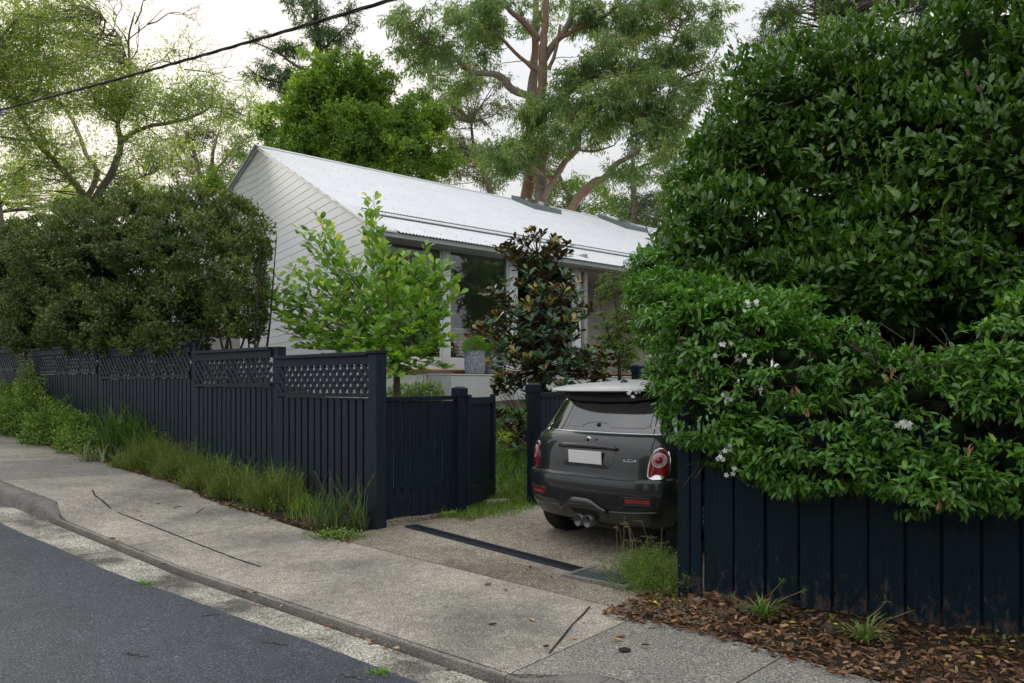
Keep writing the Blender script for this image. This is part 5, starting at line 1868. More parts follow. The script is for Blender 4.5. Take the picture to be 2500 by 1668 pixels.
# ------------------------------------------------------------------ right hedge and jasmine
rh = []
for px, py, rx, ry, Y in ((1668, 630, 75, 100, 7.2), (1760, 620, 150, 190, 7.0), (1720, 480, 90, 110, 7.3), (1800, 400, 110, 150, 7.2), (1900, 300, 150, 190, 7.1), (1980, 620, 260, 240, 6.9), (2050, 250, 180, 190, 7.0), (2160, 420, 230, 260, 6.6), (2260, 230, 200, 220, 6.7), (2250, 620, 240, 190, 6.2),
                          (2420, 180, 230, 230, 6.6), (2430, 450, 240, 260, 6.1), (2520, 680, 240, 170, 5.9), (2650, 300, 260, 350, 6.0), (2620, 60, 260, 200, 6.6), (2850, 450, 260, 420, 5.6), (1850, 720, 200, 110, 6.9), (2060, 740, 200, 60, 6.7), (2150, 700, 220, 110, 6.4), (2330, 720, 200, 90, 6.1), (1960, 700, 150, 110, 6.7)):
    s_ = Y / FPX
    c = W(px, py, Y)
    rh.append((c.x, c.y, c.z, rx * s_, .62, ry * s_))
rr_ = empty('tall_hedge', (2.6, 6.6, 0), 'towering dark glossy broad-leaved hedge filling the upper right', 'hedge')
P, D, N, Nn = blob_leaves(rh, 1500, lump=.15, shell=(.58, 1.1), out=.5, up=.35, rand=.75, lscale=4, gap=.38, gf=20)
n = len(P)
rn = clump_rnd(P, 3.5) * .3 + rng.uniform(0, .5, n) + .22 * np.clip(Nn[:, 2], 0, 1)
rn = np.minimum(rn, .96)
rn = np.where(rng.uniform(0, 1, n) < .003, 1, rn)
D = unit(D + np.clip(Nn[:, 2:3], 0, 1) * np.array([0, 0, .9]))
leafL = rng.uniform(.06, .105, n)
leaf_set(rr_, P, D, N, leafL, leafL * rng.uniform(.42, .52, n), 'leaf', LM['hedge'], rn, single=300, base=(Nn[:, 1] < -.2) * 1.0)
tot += n
core(rr_, rh, .56, M['shade_core'])
# upright shoots along the top outline
SP, SDv, SN_, SL_, SR = [], [], [], [], []
shoot = MB()
for i in range(520):
    k = random.choice(rh)
    th = random.uniform(0, 2 * math.pi)
    el = random.uniform(.25, 1.3)
    d = Vector((math.cos(th) * math.cos(el), math.sin(th) * math.cos(el), math.sin(el)))
    p = Vector((k[0] + d.x * k[3], k[1] + d.y * k[4], k[2] + d.z * k[5] * .97))
    ok = all((((p.x - c[0]) / c[3]) ** 2 + ((p.y - c[1]) / c[4]) ** 2 + ((p.z - c[2]) / c[5]) ** 2) > .85 for c in rh if c is not k)
    if not ok: continue
    L_ = random.uniform(.15, .5)
    dr = (Vector((0, 0, 1)) + d * .5 + Vector(rng.normal(size=3)) * .12).normalized()
    q = p + dr * L_
    shoot.tube([p - Vector(rr_.location), q - Vector(rr_.location)], [.004, .002], 4, cap=False)
    red = random.random() < .2
    m_ = int(L_ / .022)
    for j in range(m_):
        f = j / m_
        a = j * 2.4
        o_ = Vector((math.cos(a), math.sin(a), 0))
        SP.append(p + dr * L_ * f); SDv.append((o_ + Vector((0, 0, 1.1))).normalized()); SN_.append((Vector((0, 0, .8)) - o_ * .8)); SL_.append(random.uniform(.045, .075) * (1 - .4 * f)); SR.append(1.0 if red and f > .4 and random.random() < .5 else random.uniform(.5, .95))
shoot.obj('shoots', M['stem_green'], rr_, kind='stuff')
SL_ = np.array(SL_)
leaf_set(rr_, np.array(SP), np.array(SDv), np.array(SN_), SL_, SL_ * .42, 'leaf', LM['hedge'], np.array(SR), bulk_name='shoot_leaves')
tw = MB()
for i in range(60):
    px = random.uniform(1700, 2600)
    b = W(px, 1000, 7.2)
    b.z = 0
    q = W(px + random.uniform(-80, 80), random.uniform(300, 700), random.uniform(7.0, 7.5))
    tw.tube([b - Vector(rr_.location), (b + q) / 2 + Vector(rng.normal(size=3)) * .1 - Vector(rr_.location), q - Vector(rr_.location)], [.03, .02, .006], 6, cap=False)
tw.obj('stems', M['bark_dark'], rr_, kind='stuff', smooth=True)

jb = []
for px, py, rx, ry, dy in ((1610, 720, 60, 70, .5), (1655, 790, 85, 110, .25), (1655, 920, 75, 110, .1), (1700, 1010, 75, 90, -.05), (2050, 850, 110, 70, .2), (2180, 900, 100, 60, .15), (2300, 930, 90, 60, .1), (2370, 860, 70, 60, .2), (2040, 930, 90, 80, .05), (2130, 960, 100, 80, 0), (2240, 970, 100, 80, 0), (2320, 960, 90, 80, 0), (1760, 860, 130, 150, .15), (1790, 1030, 120, 120, -.05), (1880, 780, 130, 90, .3), (1930, 920, 150, 140, .05), (1930, 1080, 120, 110, -.1), (2060, 1000, 130, 130, 0), (2070, 1130, 110, 90, -.12), (1960, 1170, 90, 55, -.14), (2170, 1000, 110, 80, 0), (2290, 1000, 100, 80, 0), (2400, 1030, 90, 90, -.02), (2440, 880, 90, 70, .1), (2500, 1060, 90, 100, -.05),
                           (2190, 1060, 120, 110, -.05), (2210, 1170, 110, 75, -.15), (2330, 1060, 110, 130, -.05), (2340, 1180, 100, 75, -.15), (2440, 960, 110, 170, 0), (2470, 1130, 110, 110, -.1), (2480, 820, 70, 90, .1), (2580, 950, 120, 280, 0), (2750, 950, 150, 320, 0), (1585, 650, 45, 50, .8), (1570, 720, 45, 50, .7), (1730, 740, 100, 60, .4), (1600, 800, 55, 70, .45), (1820, 1140, 60, 50, -.1)):
    Y = f2Y(min(px, 2600)) + dy
    if px > 2600: Y = f2Y(2600) - .3
    s_ = Y / FPX
    c = W(px, py, Y)
    jb.append((c.x, c.y, c.z, rx * s_ * .93, .27, ry * s_ * .93))
for px in range(1690, 2600, 75):
    for py in range(800, 1150, 75):
        if 2070 < px < 2370 and py < 905: continue
        if py > np.interp(px, [1690, 1760, 1950, 2150], [1010, 1060, 1120, 1150]): continue
        if py < np.interp(px, [1690, 1900, 2070, 2370, 2450], [780, 800, 850, 850, 800]): continue
        Y = f2Y(px) + .02
        c = W(px + random.uniform(-15, 15), py + random.uniform(-15, 15), Y)
        jb.append((c.x, c.y, c.z, .19, .24, .17))
jr = empty('jasmine_vine', (P2.x + 1.2, P2.y - .6, 0), 'bright green jasmine with small white flowers spilling over the dark blue fence', 'climbing plant')
P, D, N, Nn = blob_leaves(jb, 3200, lump=.12, shell=(.42, 1.1), out=.55, up=-.15, rand=.65, lscale=7, gap=.16, gf=26)
n = len(P)
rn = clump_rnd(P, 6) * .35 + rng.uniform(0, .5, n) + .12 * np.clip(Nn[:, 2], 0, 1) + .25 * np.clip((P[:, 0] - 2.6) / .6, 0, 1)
Lf = rng.uniform(.042, .078, n)
leaf_set(jr, P, D, N, Lf, Lf * rng.uniform(.36, .46, n), 'leaf', LM['jasmine'], rn, single=300, base=(Nn[:, 1] < -.2) * 1.0)
tot += n
core(jr, jb, .3, M['shade_core'])
fl_v = []
mbp = MB()
for k in range(5):
    a = 2 * math.pi * k / 5
    c_, s_ = math.cos(a), math.sin(a)
    mbp.add([(0, 0, 0), (.012 * c_ - .006 * s_, .012 * s_ + .006 * c_, .002), (.02 * c_, .02 * s_, .0), (.012 * c_ + .006 * s_, .012 * s_ - .006 * c_, .001)], [(0, 1, 2), (0, 2, 3)])
mbp.lathe([(.003, -.01), (.0025, 0)], n=5)
flm = mbp.mesh('flower', M['flower'])
for px, py, k in ((1835, 738, 5), (1829, 757, 2), (1773, 843, 4), (1754, 865, 1), (1591, 877, 6), (1548, 962, 6), (1777, 973, 5), (1818, 879, 2), (2210, 1033, 9), (1777, 1095, 3), (1753, 1112, 5), (1783, 1151, 6), (1596, 1040, 3), (1530, 640, 2), (2205, 1038, 4)):
    Y = f2Y(px) - .34 + (.35 if px < 1640 else 0)
    for i in range(k):
        q = W(px + random.uniform(-14, 14), py + random.uniform(-12, 12), Y + random.uniform(-.03, .03))
        o = link('flower', flm, jr)
        o.location = q - Vector(jr.location)
        o.rotation_euler = (R(90) + random.uniform(-.6, .6), random.uniform(-.5, .5), random.uniform(-.8, .8))
        o.scale = (.95,) * 3
vt = MB()
for pts in ([(2260, 1210), (2250, 1235), (2225, 1225), (2290, 1180)], [(1990, 830), (2060, 800), (2150, 790), (2210, 830)], [(2060, 830), (2130, 880), (2200, 930)], [(2100, 780), (2180, 850), (2250, 900), (2330, 880)]):
    vt.tube([W(a, b, f2Y(a) - .2) - Vector(jr.location) for a, b in pts], .004, 5)
for i in range(120):
    px = random.uniform(1640, 2550)
    y0 = random.uniform(800, 1150)
    vt.tube([W(px, y0, f2Y(px) - .05) - Vector(jr.location), W(px + random.uniform(-60, 60), y0 + random.uniform(-80, 100), f2Y(px) - random.uniform(.1, .33)) - Vector(jr.location)], .003, 4)
vt.obj('stems', M['bark_dark'], jr, kind='stuff')
# hanging brown leaves
for px, py in ((1935, 944), (2165, 919), (2180, 900), (1962, 1000), (2370, 1090), (2285, 1225), (2300, 1210), (2210, 1195)):
    Y = f2Y(px) - .36
    q = W(px, py, Y)
    for i in range(random.choice([1, 2, 3])):
        me = leaf_mesh('dead_leaf', [(0, 0, 0)], [(random.uniform(-.9, .9), random.uniform(-.5, .5), -1)], [(random.uniform(-1, 1), -.7, random.uniform(-.6, .6))], [random.uniform(.04, .068)], [random.uniform(.013, .024)], 'curl', LM['litter'], [.7])
        o = link('dead_leaf', me, jr, label='dry brown leaf hanging in the green')
        o.location = q - Vector(jr.location) + Vector((i * .009, random.uniform(-.01, .01), random.uniform(-.02, .02)))

# ------------------------------------------------------------------ shrub behind fence corner (broad rounded leaves)
def twig_plant(root, starts, nlev, leafspec, stemmat, seedfn, stem_r=.02):
    pass


sb_base = G(985, 1262)
sb_base = W(975, 990, 10.3)
sb_base.z = float(H(sb_base.x, sb_base.y))
sr = empty('leafy_shrub', sb_base, 'fresh green round-leaved shrub in front of the white house corner', 'shrub')
lc = Vector(sr.location)
mb = MB()
trunk = [sb_base, W(968, 900, 10.3), W(955, 850, 10.3)]
tip_list = [(912, 478, 10.2), (905, 520, 10.2), (935, 560, 10.1), (985, 622, 10.0), (770, 520, 10.5), (800, 560, 10.4), (755, 560, 10.5), (820, 590, 10.2), (850, 640, 10.2), (700, 650, 10.6), (665, 690, 10.7), (720, 700, 10.4), (690, 740, 10.6), (672, 755, 10.6), (720, 790, 10.4), (760, 810, 10.3), (690, 800, 10.5), (740, 640, 10.4),
            (780, 850, 10.1), (830, 840, 9.9), (880, 850, 9.7), (1000, 650, 10.4), (1048, 635, 10.4), (1040, 600, 10.5), (1085, 650, 10.5), (1105, 680, 10.5), (1095, 760, 10.3), (1060, 720, 10.2), (1080, 800, 10.2), (1090, 850, 10.1), (1040, 860, 10.0), (1010, 870, 9.9), (960, 700, 9.9), (900, 720, 9.8), (860, 760, 9.8), (920, 780, 9.6), (980, 770, 9.7), (1020, 790, 9.8), (830, 700, 10.0), (790, 740, 10.1), (870, 660, 10.3), (950, 640, 10.2),
            (800, 780, 10.0), (900, 830, 9.6), (960, 830, 9.6), (1000, 720, 9.9), (850, 810, 9.9), (780, 690, 10.2), (1050, 780, 10.0), (930, 600, 10.2), (890, 570, 10.3), (740, 740, 10.4), (750, 600, 10.6), (860, 720, 10.6), (950, 740, 10.7), (900, 680, 10.8), (820, 760, 10.6), (1000, 800, 10.5), (1030, 680, 10.3), (720, 830, 10.4), (1060, 670, 10.6), (700, 690, 10.8), (990, 690, 10.5), (870, 800, 10.4), (760, 670, 10.7), (810, 650, 10.5), (920, 730, 10.3), (930, 880, 9.5), (900, 870, 9.5), (960, 870, 9.4), (990, 885, 9.6), (945, 900, 9.5), (860, 865, 9.7), (800, 870, 9.9), (760, 845, 10.1), (660, 715, 10.7), (680, 770, 10.5), (1075, 830, 10.1), (1060, 880, 10.0), (1020, 900, 9.9), (1110, 720, 10.5), (1100, 640, 10.5)]
Ps, Ds, Ns, Rs, Ls = [], [], [], [], []
mb.tube([p - lc for p in trunk], [.05, .045, .04], 8)
tips = []
for (a, b, Y) in tip_list:
    tips.append(W(a, b, Y))
    for _ in range(1):
        tips.append(W(a + random.uniform(-35, 35), b + random.uniform(-10, 40), Y + random.uniform(-.3, .4)))
jn = trunk[-1]
for q in tips:
    f = random.uniform(.0, .15)
    v = q - jn
    mid1 = jn + v * .35 + Vector((0, 0, -.02 - .05 * abs(v.x))) + Vector(rng.normal(size=3)) * .04
    mid2 = jn + v * .7 + Vector((0, 0, -.02)) + Vector(rng.normal(size=3)) * .03
    pts = [jn, mid1, mid2, q]
    mb.tube([p - lc for p in pts], [.011, .007, .005, .003], 5, cap=False)
    # leaves along last 45 percent, alternate along twig
    for (pa, pb, cnt) in ((mid1, mid2, 8), (mid2, q, 19)):
        dv = (pb - pa)
        for j in range(cnt):
            t_ = (j + random.random()) / cnt
            if pa is mid1 and t_ < .3: continue
            c = pa + dv * t_
            a = random.uniform(0, 2 * math.pi)
            o_ = Vector((math.cos(a), math.sin(a) * .9, random.uniform(-.3, .6)))
            d = (dv.normalized() * .55 + o_ * .8 + Vector((0, 0, .12))).normalized()
            Ps.append(c + d * .02); Ds.append(d); Ns.append(Vector((0, -.35, 1)) + Vector(rng.normal(size=3)) * .55); Ls.append(random.uniform(.08, .135)); Rs.append(random.uniform(0, .75) + (.2 if q.z > 2.9 or random.random() < .12 else 0) * random.random() + .1 * t_)
mb.obj('branches', M['bark'], sr, smooth=True)
Ls = np.array(Ls)
leaf_set(sr, np.array([tuple(p) for p in Ps]), np.array([tuple(p) for p in Ds]), np.array([tuple(p) for p in Ns]), Ls, Ls * .56, 'oval', LM['shrub'], np.array(Rs), single=300)

# ------------------------------------------------------------------ magnolia
mg = W(1328, 990, 10.9)
mg.z = float(H(mg.x, mg.y))
mr_ = empty('magnolia_tree', mg, 'upright magnolia with glossy dark leaves rusty brown underneath', 'tree')
lc = Vector(mr_.location)
mb = MB()
axis = [mg, W(1326, 900, 10.9), W(1322, 800, 10.9), W(1318, 700, 10.9), W(1312, 620, 10.9), W(1308, 575, 10.9)]
mb.tube([p - lc for p in axis], [.045, .042, .036, .028, .018, .006], 8)
mb.obj('trunk', M['bark_dark'], mr_, smooth=True)
mtips = [(1306, 570), (1285, 590), (1250, 615), (1240, 605), (1345, 600), (1375, 590), (1372, 610), (1290, 640), (1330, 620), (1265, 640), (1350, 650), (1320, 660), (1290, 670), (1385, 680), (1375, 700), (1270, 690), (1340, 700), (1310, 710), (1200, 715), (1225, 720), (1250, 740), (1290, 750), (1330, 740), (1400, 720), (1415, 745), (1420, 770), (1380, 760), (1350, 770), (1190, 785), (1215, 770), (1240, 790), (1200, 815), (1270, 800), (1310, 800), (1350, 810), (1400, 790), (1300, 770), (1245, 830), (1215, 850), (1280, 830), (1380, 830), (1340, 850),
         (1225, 880), (1250, 880), (1210, 905), (1280, 870), (1310, 860), (1400, 850), (1430, 860), (1450, 855), (1470, 870), (1480, 895), (1420, 890), (1380, 890), (1350, 900), (1290, 900), (1250, 920), (1215, 935), (1270, 940), (1400, 920), (1450, 915), (1370, 940), (1330, 930), (1300, 950), (1420, 945), (1475, 912), (1240, 955), (1345, 970), (1385, 970), (1225, 1010), (1255, 1015), (1240, 1040), (1270, 1050), (1262, 1085), (1285, 820), (1325, 780), (1360, 720), (1270, 760), (1310, 640), (1355, 620), (1260, 860), (1320, 690), (1280, 610), (1330, 820), (1400, 815), (1300, 730), (1230, 760), (1410, 870), (1440, 890), (1290, 985)]
Ps, Ds, Ns, Rs, Ls = [], [], [], [], []
tw = MB()
for (a, b) in mtips:
    for rep in range(4):
        Y = 10.9 + random.uniform(-.75, .55) * min(1, (b - 520) / 250)
        q = W(a + random.uniform(-12, 12) * (rep * .7 + .5), b + random.uniform(-12, 12), Y)
        zr_ = q.z - .25 - .15 * abs(q.x - mg.x)
        # attach on axis
        cand = min(axis, key=lambda p: abs(p.z - zr_))
        v = q - cand
        mid = cand + v * .55 + Vector((0, 0, -.08 * v.length))
        tw.tube([cand - lc, mid - lc, q - lc], [.009, .006, .003], 4, cap=False)
        dr = (v.normalized() * .6 + Vector((0, 0, .8))).normalized()
        hi = random.random() < .22
        m_ = random.randint(8, 12)
        for j in range(m_):
            al = j * 2.4 + random.random()
            s1 = dr.cross(Vector((.3, .5, .1))).normalized()
            s2 = dr.cross(s1)
            rad_ = s1 * math.cos(al) + s2 * math.sin(al)
            k_ = random.uniform(.25, 1.0)
            d = (dr * k_ + rad_ * random.uniform(.6, 1.1)).normalized()
            Ps.append(q + d * .008 - dr * random.uniform(0, .09)); Ds.append(d); Ns.append((dr * 1.0 - rad_ * k_ + Vector(rng.normal(size=3)) * .25)); Ls.append(random.uniform(.085, .145)); Rs.append((.93 + .07 * random.random()) if hi and k_ > .7 else random.uniform(0, .86))
tw.obj('branches', M['bark_dark'], mr_, smooth=True)
Ls = np.array(Ls)
leaf_set(mr_, np.array([tuple(p) for p in Ps]), np.array([tuple(p) for p in Ds]), np.array([tuple(p) for p in Ns]), Ls, Ls * .44, 'oval', LM['magnolia'], np.array(Rs), single=300)
q = W(1262, 872, 10.3)
for i in range(6):
    a = i * 1.05
    me = leaf_mesh('petal', [(0, 0, 0)], [(math.cos(a) * .6, math.sin(a) * .6, .7)], [(-math.cos(a), -math.sin(a), .5)], [.085], [.05], 'oval', M['deadpetal'], [.5])
    o = link('petal', me, mr_, label='faded cream magnolia petal')
    o.location = q - lc

# small dark shrub by the porch
q0 = W(1510, 960, 12.2)
q0.z = .6
ps_, n = tree('porch_shrub', 'small airy dark-leaved shrub beside the porch between magnolia and hedge', q0, [([(1512, 960, 12.2), (1512, 880, 12.2), (1508, 800, 12.2), (1500, 720, 12.2)], [.03, .025, .018, .008]), ([(1512, 890, 12.2), (1480, 800, 12.2), (1462, 730, 12.2)], [.015, .01, .005])],
              [(1475, 700, 12.2, 30, 40, .25, 9), (1520, 690, 12.2, 35, 50, .3, 10), (1500, 790, 12.2, 50, 50, .4, 20), (1510, 860, 12.2, 50, 45, .4, 24), (1545, 800, 12.2, 40, 60, .4, 16), (1470, 850, 12.2, 25, 35, .3, 6), (1450, 900, 12.2, 30, 25, .3, 5)],
              LM['weed'], M['bark_dark'], leaf_L=(.03, .055), leaf_W=(.014, .024), puff=(.09, .16), per_puff=75, twr=.004, droop=.1, cat='shrub')
# plants peeping over return fence in front of the wall
for px, py, Y, w_, lab in ((985, 950, 12.5, 60, 'low round dark plant against the rendered wall above the board fence'), (1040, 945, 12.4, 40, 'spindly green weed beside the rendered wall above the board fence')):
    c = W(px, py, Y)
    b = [(c.x, c.y, c.z - .15, w_ / FPX * Y, .2, .2)]
    rt = empty('garden_plant', (c.x, c.y, .7), lab, 'plant')
    P, D, N, _ = blob_leaves(b, 1600, shell=(.4, 1.1))
    leaf_set(rt, P, D, N, rng.uniform(.04, .07, len(P)), rng.uniform(.02, .035, len(P)), 'leaf', LM['weed'], rng.uniform(0, .8, len(P)))
    sm_ = MB()
    SP, SV = [], []
    for i in range(5):
        x = c.x + random.uniform(-.3, .3)
        top = c.z + random.uniform(.05, .28)
        sm_.tube([(x - c.x, 0, c.z - .9), (x - c.x + .04, 0, top - .7)], .004, 4)
        for j in range(14):
            SP.append((x + .04 * j / 14, c.y, c.z - .1 + (top - c.z + .1) * j / 14)); SV.append((random.uniform(-1, 1), random.uniform(-1, 1), .5))
    sm_.obj('stems', M['stem_green'], rt, kind='stuff')
    leaf_set(rt, SP, SV, [(0, 0, 1)] * len(SP), .03, .016, 'diamond', LM['weed'], rng.uniform(0, 1, len(SP)), bulk_name='sprigs')
# green ground cover on the bed beyond the lawn
bc = []
for px, py, r__ in ((1235, 1035, 50), (1270, 1030, 45), (1215, 1050, 30), (1285, 1075, 30), (1180, 1030, 50)):
    Y = 12.3
    c = W(px, py, Y)
    bc.append((c.x, c.y, c.z, r__ / FPX * Y, .35, r__ / FPX * Y * .7))
gc = empty('ground_cover_plant', (bc[0][0], bc[0][1], .6), 'mounded light green ground cover below the rendered wall beyond the gate', 'plant')
P, D, N, _ = blob_leaves(bc, 2600, shell=(.6, 1.06))
leaf_set(gc, P, D, N, rng.uniform(.025, .045, len(P)), rng.uniform(.016, .026, len(P)), 'diamond', LM['weed'], rng.uniform(0, 1, len(P)))
q = W(1240, 1068, 11.6)
yp = empty('yellow_plant', q, 'small yellow-green plant on the bare bed beyond the gate', 'plant')
P = np.array(q) + rng.normal(size=(260, 3)) * np.array([.1, .06, .05])
leaf_set(yp, P, rv(260) + np.array([0, 0, .6]), rv(260), .04, .022, 'diamond', LM['shrub'], rng.uniform(.8, 1, 260))

# ------------------------------------------------------------------ grasses and weeds
def blades(root, C, n_, L, Wd, mat, lean=.5, kind='blade', rnd=None, name='blades', spread=.05):
    C = np.asarray(C, float)
    m_ = len(C)
    P = np.repeat(C, n_, axis=0)
    k = len(P)
    a = rng.uniform(0, 2 * np.pi, k)
    le = rng.uniform(.05, 1, k) * lean
    D = np.stack([np.cos(a) * le, np.sin(a) * le, np.ones(k)], 1)
    P = P + np.stack([np.cos(a), np.sin(a), np.zeros(k)], 1) * rng.uniform(0, spread, (k, 1))
    N = np.stack([-np.cos(a), -np.sin(a), le], 1)
    return leaf_set(root, P, D, -N if False else N, rng.uniform(L[0], L[1], k), rng.uniform(Wd[0], Wd[1], k), kind, mat, rng.uniform(0, 1, k) if rnd is None else rnd(k), bulk_name=name)


# lawn
n = 9000
s = rng.uniform(-.72, 2.6, n)
t = rng.uniform(1.0, 3.3, n)
X, Y = xy(s, t)
Z = Hst(s, t) - .03
lr_ = bpy.data.objects.new('lawn_grass', leaf_mesh('lawn_grass', np.stack([X, Y, Z], 1), np.stack([rng.normal(size=n) * .5, rng.normal(size=n) * .5, np.ones(n)], 1), rv(n), rng.uniform(.06, .15, n), rng.uniform(.005, .009, n), 'blade', LM['grass'], np.clip(rng.uniform(0, .9, n), 0, 1)))
col.objects.link(lr_)
setp(lr_, 'shaggy bright green lawn between the gate and the parked car', 'grass', None, 'stuff')
# grass edge along drive
n = 2600
s = rng.uniform(-.55, .1, n)
t = rng.uniform(.75, 2.3, n)
kp = rng.uniform(0, 1, n) < .9
X, Y = xy(s, t)
Z = Hst(s, t)
lr_ = bpy.data.objects.new('edge_grass', leaf_mesh('edge_grass', np.stack([X, Y, Z], 1), np.stack([rng.normal(size=n) * .8, rng.normal(size=n) * .8, np.ones(n)], 1), rv(n), rng.uniform(.03, .09, n), rng.uniform(.004, .008, n), 'blade', LM['feather'], rng.uniform(0, 1, n)))
col.objects.link(lr_)
setp(lr_, 'short patchy grass along the driveway edge by the gate', 'grass', None, 'stuff')
MB().box((0, 0, 0), (.34, .12, .07), taper=.8).obj('stone', M['concrete'], None, bevel=.02)
stn = bpy.data.objects['stone']
sp = G(1215, 1228)
stn.location = (sp.x, sp.y, sp.z + .01)
stn.rotation_euler = (0, 0, .5)
setp(stn, 'flat pale stone half buried in grass beside the gate leaf', 'stone')

# clumps along the left verge
def ground_st(px, s_off=0.0, t_=-.3):
    """point on the verge (given t) under photo column px"""
    best = None
    for s_ in np.arange(-1, 16, .05):
        X, Y = xy(s_, t_)
        if abs(X / Y * FPX + CX - px) < 6: best = (X, Y, float(Hst(s_, t_)))
    return Vector(best) if best else Vector((*xy(10, t_), float(Hst(10, t_))))


def mk(name, lab, px, t_, cat='plant', group=None):
    p = ground_st(px, 0, t_)
    return empty(name, p, lab, cat, group), p


# strappy clumps
for px, t_, sz, cnt, lab in ((225, -.12, .85, 200, 'tall strappy grass clump left of the middle of the verge'), (305, -.16, 1.0, 330, 'tallest strappy grass clump against the fence'), (365, -.1, .85, 200, 'strappy grass clump right of the tallest one'), (60, -.08, .95, 160, 'strappy grass blades at the far left edge of the verge'), (150, -.1, .9, 120, 'strappy grass rising out of the leafy ground cover')):
    r0, p = mk('strappy_grass', lab, px, t_, 'plant', 'strappy grasses along the left fence')
    blades(r0, [np.array(p) + np.array([random.uniform(-.22, .22), random.uniform(-.15, .15), -.02]) for _ in range(cnt // 6)], 6, (sz * .5, sz), (.014, .026), LM['strap'], lean=.6, rnd=lambda k: rng.uniform(0, .95, k))
r0, p = mk('pale_strappy_plant', 'low arching pale striped grass at the pavement edge', 270, -.42, 'plant')
blades(r0, [np.array(p) + np.array([random.uniform(-.4, .4), random.uniform(-.12, .12), 0]) for _ in range(26)], 6, (.22, .42), (.01, .016), LM['spider'], lean=1.5, rnd=lambda k: rng.uniform(0, 1, k) ** .7)
# leafy ground cover mass
bc = []
for px, t_, r0_, h in ((-60, -.2, .5, .5), (20, -.25, .5, .5), (90, -.22, .5, .55), (150, -.22, .45, .45), (40, -.42, .4, .32), (120, -.42, .4, .34), (190, -.40, .35, .25), (200, -.2, .35, .38), (-150, -.2, .6, .5), (240, -.3, .25, .25), (75, -.15, .25, .75)):
    p = ground_st(px, 0, t_)
    if px < 0:
        p = Vector((*xy(9.5 if px > -100 else 11, t_), 0))
        p.z = float(H(p.x, p.y))
    bc.append((p.x, p.y, p.z + h * .5, r0_, r0_ * .6, h))
gcr = empty('leafy_ground_cover', (bc[1][0], bc[1][1], bc[1][2] - .3), 'tangled bright green leafy weeds at the left end of the verge', 'weeds')
P, D, N, Nn = blob_leaves(bc, 1900, lump=.3, shell=(.4, 1.25), rej=.5, lscale=6)
leaf_set(gcr, P, D, N, rng.uniform(.03, .06, len(P)), rng.uniform(.02, .035, len(P)), 'leaf', LM['weed'], clump_rnd(P, 5) * .4 + rng.uniform(0, .6, len(P)))


def stem_weed(root, p, n_st, h, leafL, mat, spread=.15, step=.02, lw=.3, stemmat='stem_green', lean=.25, name='stems'):
    st_ = MB()
    SP, SV, SNn = [], [], []
    lc_ = Vector(root.location)
    for i in range(n_st):
        b = Vector(p) + Vector((random.uniform(-spread, spread), random.uniform(-spread, spread) * .6, 0))
        L_ = h * random.uniform(.5, 1)
        d = Vector((random.uniform(-lean, lean), random.uniform(-lean, lean), 1)).normalized()
        c1 = b + d * L_ * .5
        e = b + d * L_ + Vector((d.x, d.y, 0)) * L_ * .4
        st_.tube([b - lc_, c1 - lc_, e - lc_], [.004, .003, .0015], 4, cap=False)
        m_ = int(L_ / step)
        for j in range(m_):
            f = .12 + .88 * j / m_
            c = (b.lerp(c1, f * 2) if f < .5 else c1.lerp(e, f * 2 - 1))
            a = j * 2.4
            SP.append(tuple(c)); SV.append((math.cos(a), math.sin(a), .7)); SNn.append((-math.cos(a) * .7, -math.sin(a) * .7, 1))
    st_.obj(name, M[stemmat], root, smooth=True, kind='stuff')
    k = len(SP)
    L_ = rng.uniform(.6, 1.1, k) * leafL
    leaf_set(root, SP, SV, SNn, L_, L_ * lw, 'diamond', mat, rng.uniform(0, 1, k))


# feathery weeds
def feathery(px, t_, w_, h, cnt, lab):
    r0, p = mk('feathery_weed', lab, px, t_, 'plant', 'feathery weeds along the left fence')
    # fine stems and tiny leaves
    C = np.array(p) + np.stack([rng.uniform(-w_, w_, cnt), rng.uniform(-.14, .14, cnt), np.zeros(cnt)], 1)
    dv = np.stack([rng.normal(size=cnt) * .45, rng.normal(size=cnt) * .4, np.ones(cnt)], 1)
    dv = unit(dv)
    L_ = rng.uniform(.35, 1, cnt) * h * (1 - .5 * (np.abs(C[:, 0] - p.x) / w_) ** 2)
    leaf_set(r0, C, dv, rv(cnt), L_, .004, 'blade', LM['feather'], rng.uniform(0, 1, cnt), bulk_name='stems')
    k = 16
    f = rng.uniform(.25, 1, (cnt, k))
    PP = (C[:, None, :] + dv[:, None, :] * (f * L_[:, None])[:, :, None] + rng.normal(size=(cnt, k, 3)) * .018).reshape(-1, 3)
    n = len(PP)
    leaf_set(r0, PP, unit(np.repeat(dv, k, axis=0) + rv(n) * .9), rv(n), rng.uniform(.02, .055, n), rng.uniform(.003, .006, n), 'diamond', LM['feather'], rng.uniform(0, 1, n), bulk_name='fronds')


